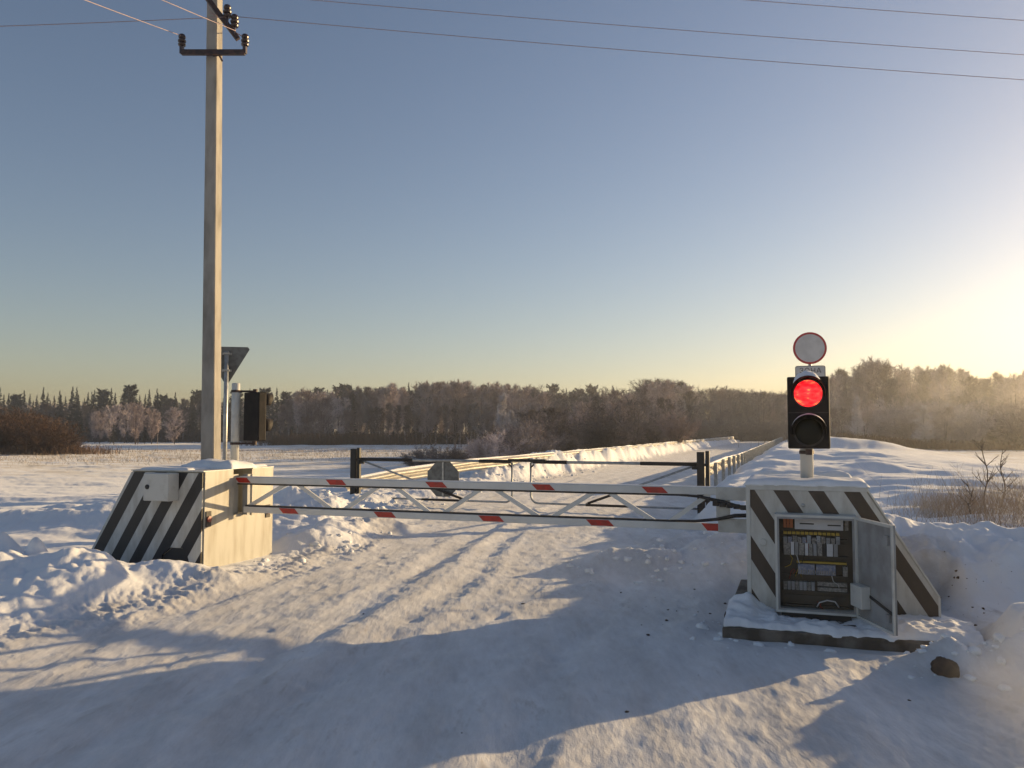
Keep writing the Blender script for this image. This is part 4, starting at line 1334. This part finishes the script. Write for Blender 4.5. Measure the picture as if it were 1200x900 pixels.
# wood in the middle
row(['grove', 'grove', 'birch'], 328, 400, 9, 150, 178, [(328, 475), (350, 462), (400, 465)], {'birch_tree': 'frosted birch at the left end of the central wood', 'bare_tree': 'broad frosted tree at the left end of the central wood'}, 'trees at the left end of the central wood', 1.1, 4)
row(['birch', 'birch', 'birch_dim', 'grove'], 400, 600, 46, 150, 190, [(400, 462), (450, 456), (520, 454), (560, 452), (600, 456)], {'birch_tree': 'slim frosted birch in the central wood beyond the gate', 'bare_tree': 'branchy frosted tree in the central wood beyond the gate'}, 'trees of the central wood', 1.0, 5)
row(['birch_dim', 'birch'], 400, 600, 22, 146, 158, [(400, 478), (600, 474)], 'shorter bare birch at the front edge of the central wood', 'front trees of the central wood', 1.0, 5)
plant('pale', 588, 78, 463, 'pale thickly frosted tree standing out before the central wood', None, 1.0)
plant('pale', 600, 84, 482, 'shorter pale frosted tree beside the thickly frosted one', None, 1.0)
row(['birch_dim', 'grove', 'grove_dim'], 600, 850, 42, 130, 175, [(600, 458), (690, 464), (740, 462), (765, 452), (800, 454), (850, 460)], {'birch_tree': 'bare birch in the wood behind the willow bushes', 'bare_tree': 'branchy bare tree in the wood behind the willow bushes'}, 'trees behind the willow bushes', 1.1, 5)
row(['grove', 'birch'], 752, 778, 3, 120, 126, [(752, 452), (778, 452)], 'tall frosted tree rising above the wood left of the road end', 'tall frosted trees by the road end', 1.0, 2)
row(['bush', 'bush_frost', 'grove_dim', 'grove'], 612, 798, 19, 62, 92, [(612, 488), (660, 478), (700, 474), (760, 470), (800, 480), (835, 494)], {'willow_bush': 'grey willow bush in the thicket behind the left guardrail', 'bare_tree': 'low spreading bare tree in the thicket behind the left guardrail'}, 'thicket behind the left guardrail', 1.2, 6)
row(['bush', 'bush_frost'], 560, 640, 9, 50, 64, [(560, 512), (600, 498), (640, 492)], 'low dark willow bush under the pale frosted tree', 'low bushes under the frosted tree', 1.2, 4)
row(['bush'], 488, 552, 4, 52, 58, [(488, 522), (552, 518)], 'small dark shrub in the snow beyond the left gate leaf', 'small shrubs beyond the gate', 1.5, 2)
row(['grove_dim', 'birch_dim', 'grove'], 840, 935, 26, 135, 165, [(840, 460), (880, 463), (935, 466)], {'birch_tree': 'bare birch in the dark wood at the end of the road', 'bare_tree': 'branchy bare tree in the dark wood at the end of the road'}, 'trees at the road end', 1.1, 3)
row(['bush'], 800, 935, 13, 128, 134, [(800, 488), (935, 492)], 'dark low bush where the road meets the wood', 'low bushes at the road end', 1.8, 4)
# right wood, close and frosted
row(['birch', 'grove', 'birch_dim'], 960, 1260, 46, 96, 135, [(960, 452), (985, 436), (1000, 446), (1035, 428), (1050, 440), (1075, 436), (1110, 432), (1150, 442), (1260, 446)], {'birch_tree': 'frosted birch in the sunlit wood behind the traffic light', 'bare_tree': 'broad frosted tree in the sunlit wood behind the traffic light'}, 'trees of the right wood', 1.05, 5)
row(['grove', 'bush_frost'], 970, 1260, 24, 84, 98, [(970, 476), (1100, 470), (1260, 474)], {'willow_bush': 'frosted bush at the front of the sunlit right wood', 'bare_tree': 'lower frosted tree at the front of the sunlit right wood'}, 'front trees of the right wood', 1.2, 9)
plant('pale', 1004, 80, 466, 'slim pale frosted tree just right of the sign plate', None, .9)
plant('pale', 1082, 82, 476, 'broad pale frosted tree in the sunlit right wood', None, 1.5)
# brown thicket far left
row(['bush_brown'], -30, 84, 9, 84, 96, [(-30, 478), (12, 474), (40, 476), (84, 506)], 'brown willow bush in the thicket at the far left edge', 'brown willow thicket', 1.3, 3)


# continuous mass of forest further back
def forest_mass():
    rg = np.random.default_rng(77)
    n = 60000
    px = rg.uniform(-160, 1380, n)
    D = rg.uniform(232, 262, n)
    yt = np.interp(px, [-160, 240, 400, 600, 760, 850, 950, 1000, 1380], [476, 474, 468, 466, 468, 472, 474, 472, 472]) + 3.5 * noise(px * .09, px * 0, 5) + 4 * np.abs(noise(px * .35, px * 0, 6))
    top = CAMZ + (505 - yt) / F * D
    f = rg.random(n) ** .8
    z = -1 + (top + 1) * f
    P0 = np.stack([(px - 600) / F * D, D, z], 1)
    d = rg.normal(0, .5, (n, 3)); d[:, 2] = np.abs(d[:, 2]) + .5
    P1 = P0 + d * rg.uniform(.5, 1.3, n)[:, None]
    v, f_ = strips(P0, P1, rg.uniform(.12, .35, n), rg)
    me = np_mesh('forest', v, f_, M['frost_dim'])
    o = bpy.data.objects.new('forest', me); C.objects.link(o)
    tag(o, 'distant bare forest closing the horizon behind all the nearer trees', 'forest', None, 'stuff')


forest_mass()


def underbrush():
    rg = np.random.default_rng(78)
    n = 52000
    px = rg.uniform(-160, 1380, n)
    Dn = np.interp(px, [-160, 240, 300, 330, 600, 640, 840, 950, 960, 1380], [200, 200, 200, 168, 160, 128, 135, 136, 108, 108])
    D = Dn + rg.random(n) * 34
    x = (px - 600) / F * D
    z0 = terrain(x, D)[0]
    z = z0 + rg.random(n) ** 1.5 * D * .011
    P0 = np.stack([x, D, z - .3], 1)
    d = rg.normal(0, .4, (n, 3)); d[:, 2] = np.abs(d[:, 2]) + .6
    P1 = P0 + d * (D * .005 * rg.uniform(.6, 1.5, n))[:, None]
    v, f_ = strips(P0, P1, rg.uniform(.10, .30, n) * D / 150, rg)
    me = np_mesh('underbrush', v, f_, M['brush'])
    o = bpy.data.objects.new('underbrush', me); C.objects.link(o)
    tag(o, 'dark tangled underbrush between the trunks of the woods', 'underbrush', None, 'stuff')


underbrush()


def blades(name, label, centres, n, spread, hgt, wd, m, seed, lean=.35, cat='grass'):
    rg = np.random.default_rng(seed)
    c = np.array(centres, float)
    k = rg.integers(0, len(c), n)
    x = c[k, 0] + rg.normal(0, 1, n) * c[k, 2]; y = c[k, 1] + rg.normal(0, 1, n) * c[k, 3]
    z = terrain(x, y)[0] - .01
    P0 = np.stack([x, y, z], 1)
    d = rg.normal(0, lean, (n, 3)); d[:, 2] = 1
    ln = hgt * rg.uniform(.35, 1.0, n) * c[k, 4]
    P1 = P0 + d * ln[:, None]
    v, f = strips(P0, P1, wd, rg)
    me = np_mesh(name, v, f, m)
    o = bpy.data.objects.new(name, me); C.objects.link(o)
    tag(o, label, cat, None, 'stuff')
    return o


# weeds at the right field edge
cw = [(P(px, 600, D).x, D, sx, sy, hh) for px, D, sx, sy, hh in ((1150, 11.0, .5, .4, .9), (1185, 10.4, .4, .35, 1.1), (1215, 11.5, .5, .5, 1.1), (1115, 11.8, .3, .3, .6), (1180, 12.6, .6, .5, .9), (1240, 12.5, .8, .8, 1), (1090, 12.4, .25, .25, .4), (1135, 12.8, .4, .4, .6))]
blades('dry_weeds', 'dry brown weeds in the snow at the right field edge', cw, 2500, 1, .62, .0045, M['straw'], 5, .38)
cg = [(P(px, 520, D).x, D, 7, 5, 1) for px, D in ((60, 70), (120, 80), (200, 75), (330, 80), (420, 90), (480, 84), (150, 100), (400, 105), (30, 95), (260, 95))]
blades('dry_grass', 'faded grass tips poking through the snow of the left field', cg, 9000, 1, .35, .022, M['straw'], 6, .5)
ce = [(P(px, 515, D).x, D, 4.0, 1.5, 1) for px, D in ((350, 146), (380, 146), (410, 145), (440, 146))]
blades('dead_reeds', 'rust brown dead reeds at the foot of the central wood', ce, 5000, 1, 2.2, .06, M['straw_red'], 7, .4)
ce = [(P(px, 523, D).x, D, 3.5, 1.5, 1) for px, D in ((1020, 80), (1050, 79), (1085, 80), (1120, 82), (1160, 84))]
blades('dead_reeds', 'brown dead reeds at the foot of the sunlit right wood', ce, 5000, 1, 1.0, .04, M['straw_red'], 8, .4)
cs = [(P(px, 515, D).x, D, 2.5, 1.2, 1) for px, D in ((5, 84), (40, 84), (70, 86), (85, 88))]
blades('dead_reeds', 'brown stalks at the foot of the willow thicket at the left edge', cs, 2500, 1, 1.0, .04, M['straw_red'], 9, .4)


# thin saplings at the right
def sapling(px, D, ytop, label, seed):
    rg = random.Random(seed)
    x = (px - 600) / F * D; g = H(x, D); top = CAMZ + (505 - ytop) / F * D - g
    r = tag(empty('sapling', (x, D, g)), label, 'sapling', None)
    st_ = MB(); pts = [Vector((.03 * math.sin(i * 1.3 + seed), .02 * math.cos(i), top * i / 7 - (.05 if i == 0 else 0))) for i in range(8)]
    st_.tube(pts, [.012 - .0011 * i for i in range(8)], 6); st_.build('trunk', M['bark'], r, smooth=True)
    b = MB()
    for k in range(13):
        f = rg.uniform(.15, .97); i = min(6, int(f * 7)); p = pts[i].lerp(pts[i + 1], f * 7 - i); az = rg.uniform(0, 6.28); ln = top * .24 * (1.15 - f) + .1
        q = [p]; d = Vector((math.cos(az), math.sin(az), 1.0)).normalized()
        for j in range(3):
            q.append(q[-1] + d * ln / 3); d = (d + Vector((rg.gauss(0, .2), rg.gauss(0, .2), .15))).normalized()
        b.tube(q, [.006, .005, .004, .002], 5)
        for j in (1, 2):
            b.tube([q[j], q[j] + Vector((rg.gauss(0, .5), rg.gauss(0, .5), .6)).normalized() * ln * .35], [.003, .0015], 4)
    b.build('branches', M['bark'], r, smooth=True)


sapling(1152, 12.0, 514, 'thin bare sapling rising from the dry weeds at the right', 3)
sapling(1172, 12.6, 526, 'second thinner bare sapling at the right edge, beside the taller one', 5)
sapling(1133, 11.4, 566, 'short forked twig of a sapling low in the weeds', 8)


# ------------------------------------------------------------------ small things on the ground
def lump(name, loc, dims, seed, m, label, cat, sub=3):
    me = bpy.data.meshes.new(name)
    import bmesh
    bm = bmesh.new(); bmesh.ops.create_icosphere(bm, subdivisions=sub, radius=1)
    for v in bm.verts:
        c = v.co.copy(); k = 1 + .28 * float(noise(c.x * 1.6 + seed, c.y * 1.6 + c.z, seed)) + .14 * float(noise(c.x * 4 + c.z, c.y * 4, seed + 3))
        v.co = Vector((c.x * dims[0], c.y * dims[1], c.z * dims[2])) * k
    for f in bm.faces: f.smooth = True
    bm.to_mesh(me); bm.free(); me.materials.append(m)
    o = bpy.data.objects.new(name, me); C.objects.link(o); o.location = loc
    o.rotation_euler = (0, 0, seed * 1.7)
    tag(o, label, cat)
    return o


p = P(1108, 778, 5.45)
lump('rock', (p.x, p.y, H(p.x, p.y) + .02), (.085, .05, .075), 2, M['stone'], 'brown broken rock stuck in the snow mound at the lower right', 'rock').rotation_euler = (0, .5, -.5)
p = P(856, 707, 7.25)
lump('rock', (p.x, p.y, H(p.x, p.y) + .02), (.055, .05, .05), 5, M['stone'], 'small brown rock at the left corner of the concrete slab', 'rock')


def scatter_clods():
    rg = np.random.default_rng(15)
    import bmesh
    base = []
    bm = bmesh.new(); bmesh.ops.create_icosphere(bm, subdivisions=2, radius=1)
    bv = np.array([v.co[:] for v in bm.verts]); bf = np.array([[v.index for v in f.verts] for f in bm.faces]); bm.free()

    def pile(name, label, xs, ys, smin, smax, m, power=2.5):
        vs_, fs_ = [], []
        z = terrain(xs, ys)[0]
        for i in range(len(xs)):
            s_ = smin + (smax - smin) * rg.random() ** power
            k = 1 + .55 * noise(bv[:, 0] * 1.9 + i * 7.1, bv[:, 1] * 1.9 + bv[:, 2] * 1.3, 3) + .25 * noise(bv[:, 0] * 4 + i * 3.1, bv[:, 1] * 4 + bv[:, 2] * 3, 4)
            q = bv * k[:, None] * np.array([s_ * rg.uniform(.7, 1.4), s_ * rg.uniform(.7, 1.3), s_ * rg.uniform(.5, .9)])
            a = rg.uniform(0, 6.28); q = q @ np.array([[math.cos(a), math.sin(a), 0], [-math.sin(a), math.cos(a), 0], [0, 0, 1]])
            fs_.append(bf + len(bv) * i); vs_.append(q + np.array([xs[i], ys[i], z[i] + s_ * .05]))
        me = np_mesh(name, np.concatenate(vs_), np.concatenate(fs_), m)
        o = bpy.data.objects.new(name, me); C.objects.link(o); tag(o, label, 'snow', None, 'stuff')
    # left road edge, gate bank, right pile
    t = np.concatenate([rg.uniform(8, 16, 120), rg.uniform(12, 34, 330)]); s0 = np.interp(t, [3, 10, 15, 25, 60], [-5.7, -5.7, -7.9, -8.0, -8.0])
    s_ = s0 + rg.normal(-.25, .38, len(t))
    ok = ~((t > 7.6) & (t < 9.9) & (s_ < -6.35))
    s_, t = s_[ok], t[ok]
    pile('snow_clods', 'loose snow clods strewn along the left road edge', s_ * V.x + t * U.x, s_ * V.y + t * U.y, .008, .065, M['snowcap'], 4)
    xs = np.concatenate([rg.normal(1.55, .5, 110), rg.normal(2.1, .6, 90), rg.normal(3.05, .28, 60), rg.normal(1.75, .2, 30)])
    ys = np.concatenate([rg.normal(9.7, .45, 110), rg.normal(10.8, .5, 90), rg.normal(5.65, .18, 60), rg.normal(6.7, .3, 30)])
    pile('snow_clods', 'loose snow clods heaped near the right cabinet and along the mound', xs, ys, .006, .045, M['snowcap'], 4)
    # dark dirt crumbs
    xs = np.concatenate([rg.normal(1.7, .5, 26), rg.normal(3.9, .45, 70), rg.uniform(-2.5, 2.6, 12)])
    ys = np.concatenate([rg.normal(7.6, .7, 26), rg.normal(7.5, .5, 70), rg.uniform(4.2, 9, 12)])
    pile('dirt_crumbs', 'dark dirt crumbs and twig bits lying on the packed snow', xs, ys, .003, .016, M['stone'], 3)


scatter_clods()


# ------------------------------------------------------------------ air
def haze():
    me = bpy.data.meshes.new('haze')
    m_ = MB(); m_.box(-950, 950, -930, 960, -4, 17.5)
    m = bpy.data.materials.new('winter_haze'); m.use_nodes = True
    n = m.node_tree; n.nodes.remove(n.nodes['Principled BSDF'])
    v = n.nodes.new('ShaderNodeVolumePrincipled')
    v.inputs['Color'].default_value = (.97, .97, .98, 1); v.inputs['Density'].default_value = .0009; v.inputs['Anisotropy'].default_value = .7
    n.links.new(v.outputs[0], n.nodes['Material Output'].inputs['Volume'])
    o = m_.build('haze', m); tag(o, 'thin cold haze over the fields', 'haze', None, 'stuff')


haze()


def steam(p, rad, dens, nscale, label, name):
    me = bpy.data.meshes.new(name)
    import bmesh
    bm = bmesh.new(); bmesh.ops.create_icosphere(bm, subdivisions=3, radius=1)
    for v in bm.verts: v.co = Vector((v.co.x * rad[0], v.co.y * rad[1], v.co.z * rad[2]))
    bm.to_mesh(me); bm.free()
    m = bpy.data.materials.new('exhaust_steam'); m.use_nodes = True
    n = m.node_tree; n.nodes.remove(n.nodes['Principled BSDF']); L = n.links
    v = n.nodes.new('ShaderNodeVolumePrincipled'); v.inputs['Color'].default_value = (.97, .97, .97, 1); v.inputs['Anisotropy'].default_value = .5
    tc = n.nodes.new('ShaderNodeTexCoord'); nz = n.nodes.new('ShaderNodeTexNoise'); nz.inputs['Scale'].default_value = nscale; nz.inputs['Detail'].default_value = 3
    L.new(tc.outputs['Object'], nz.inputs['Vector'])
    mp = n.nodes.new('ShaderNodeMapping'); mp.inputs['Scale'].default_value = (1 / rad[0], 1 / rad[1], 1 / rad[2])
    L.new(tc.outputs['Object'], mp.inputs[0])
    ln = n.nodes.new('ShaderNodeVectorMath'); ln.operation = 'LENGTH'; L.new(mp.outputs[0], ln.inputs[0])
    mr = n.nodes.new('ShaderNodeMapRange'); mr.inputs[1].default_value = 1.0; mr.inputs[2].default_value = .2; mr.inputs[3].default_value = 0; mr.inputs[4].default_value = 1
    L.new(ln.outputs['Value'], mr.inputs[0])
    r2 = n.nodes.new('ShaderNodeMapRange'); r2.inputs[1].default_value = .38; r2.inputs[2].default_value = .65
    L.new(nz.outputs['Fac'], r2.inputs[0])
    mu = n.nodes.new('ShaderNodeMath'); mu.operation = 'MULTIPLY'; L.new(mr.outputs[0], mu.inputs[0]); L.new(r2.outputs[0], mu.inputs[1])
    m2 = n.nodes.new('ShaderNodeMath'); m2.operation = 'MULTIPLY'; m2.inputs[1].default_value = dens; L.new(mu.outputs[0], m2.inputs[0])
    L.new(m2.outputs[0], v.inputs['Density'])
    L.new(v.outputs[0], n.nodes['Material Output'].inputs['Volume'])
    me.materials.append(m)
    o = bpy.data.objects.new(name, me); C.objects.link(o); o.location = p
    tag(o, label, name, None, 'stuff')


steam(Vector((2.95, 4.0, .30)), (.85, .8, .55), .8, 1.8, 'faint drifting steam at the lower right corner', 'steam')
steam(Vector((49, 92, 2.5)), (34, 26, 8.5), .022, .07, 'pale sunlit mist hanging before the right wood', 'mist')
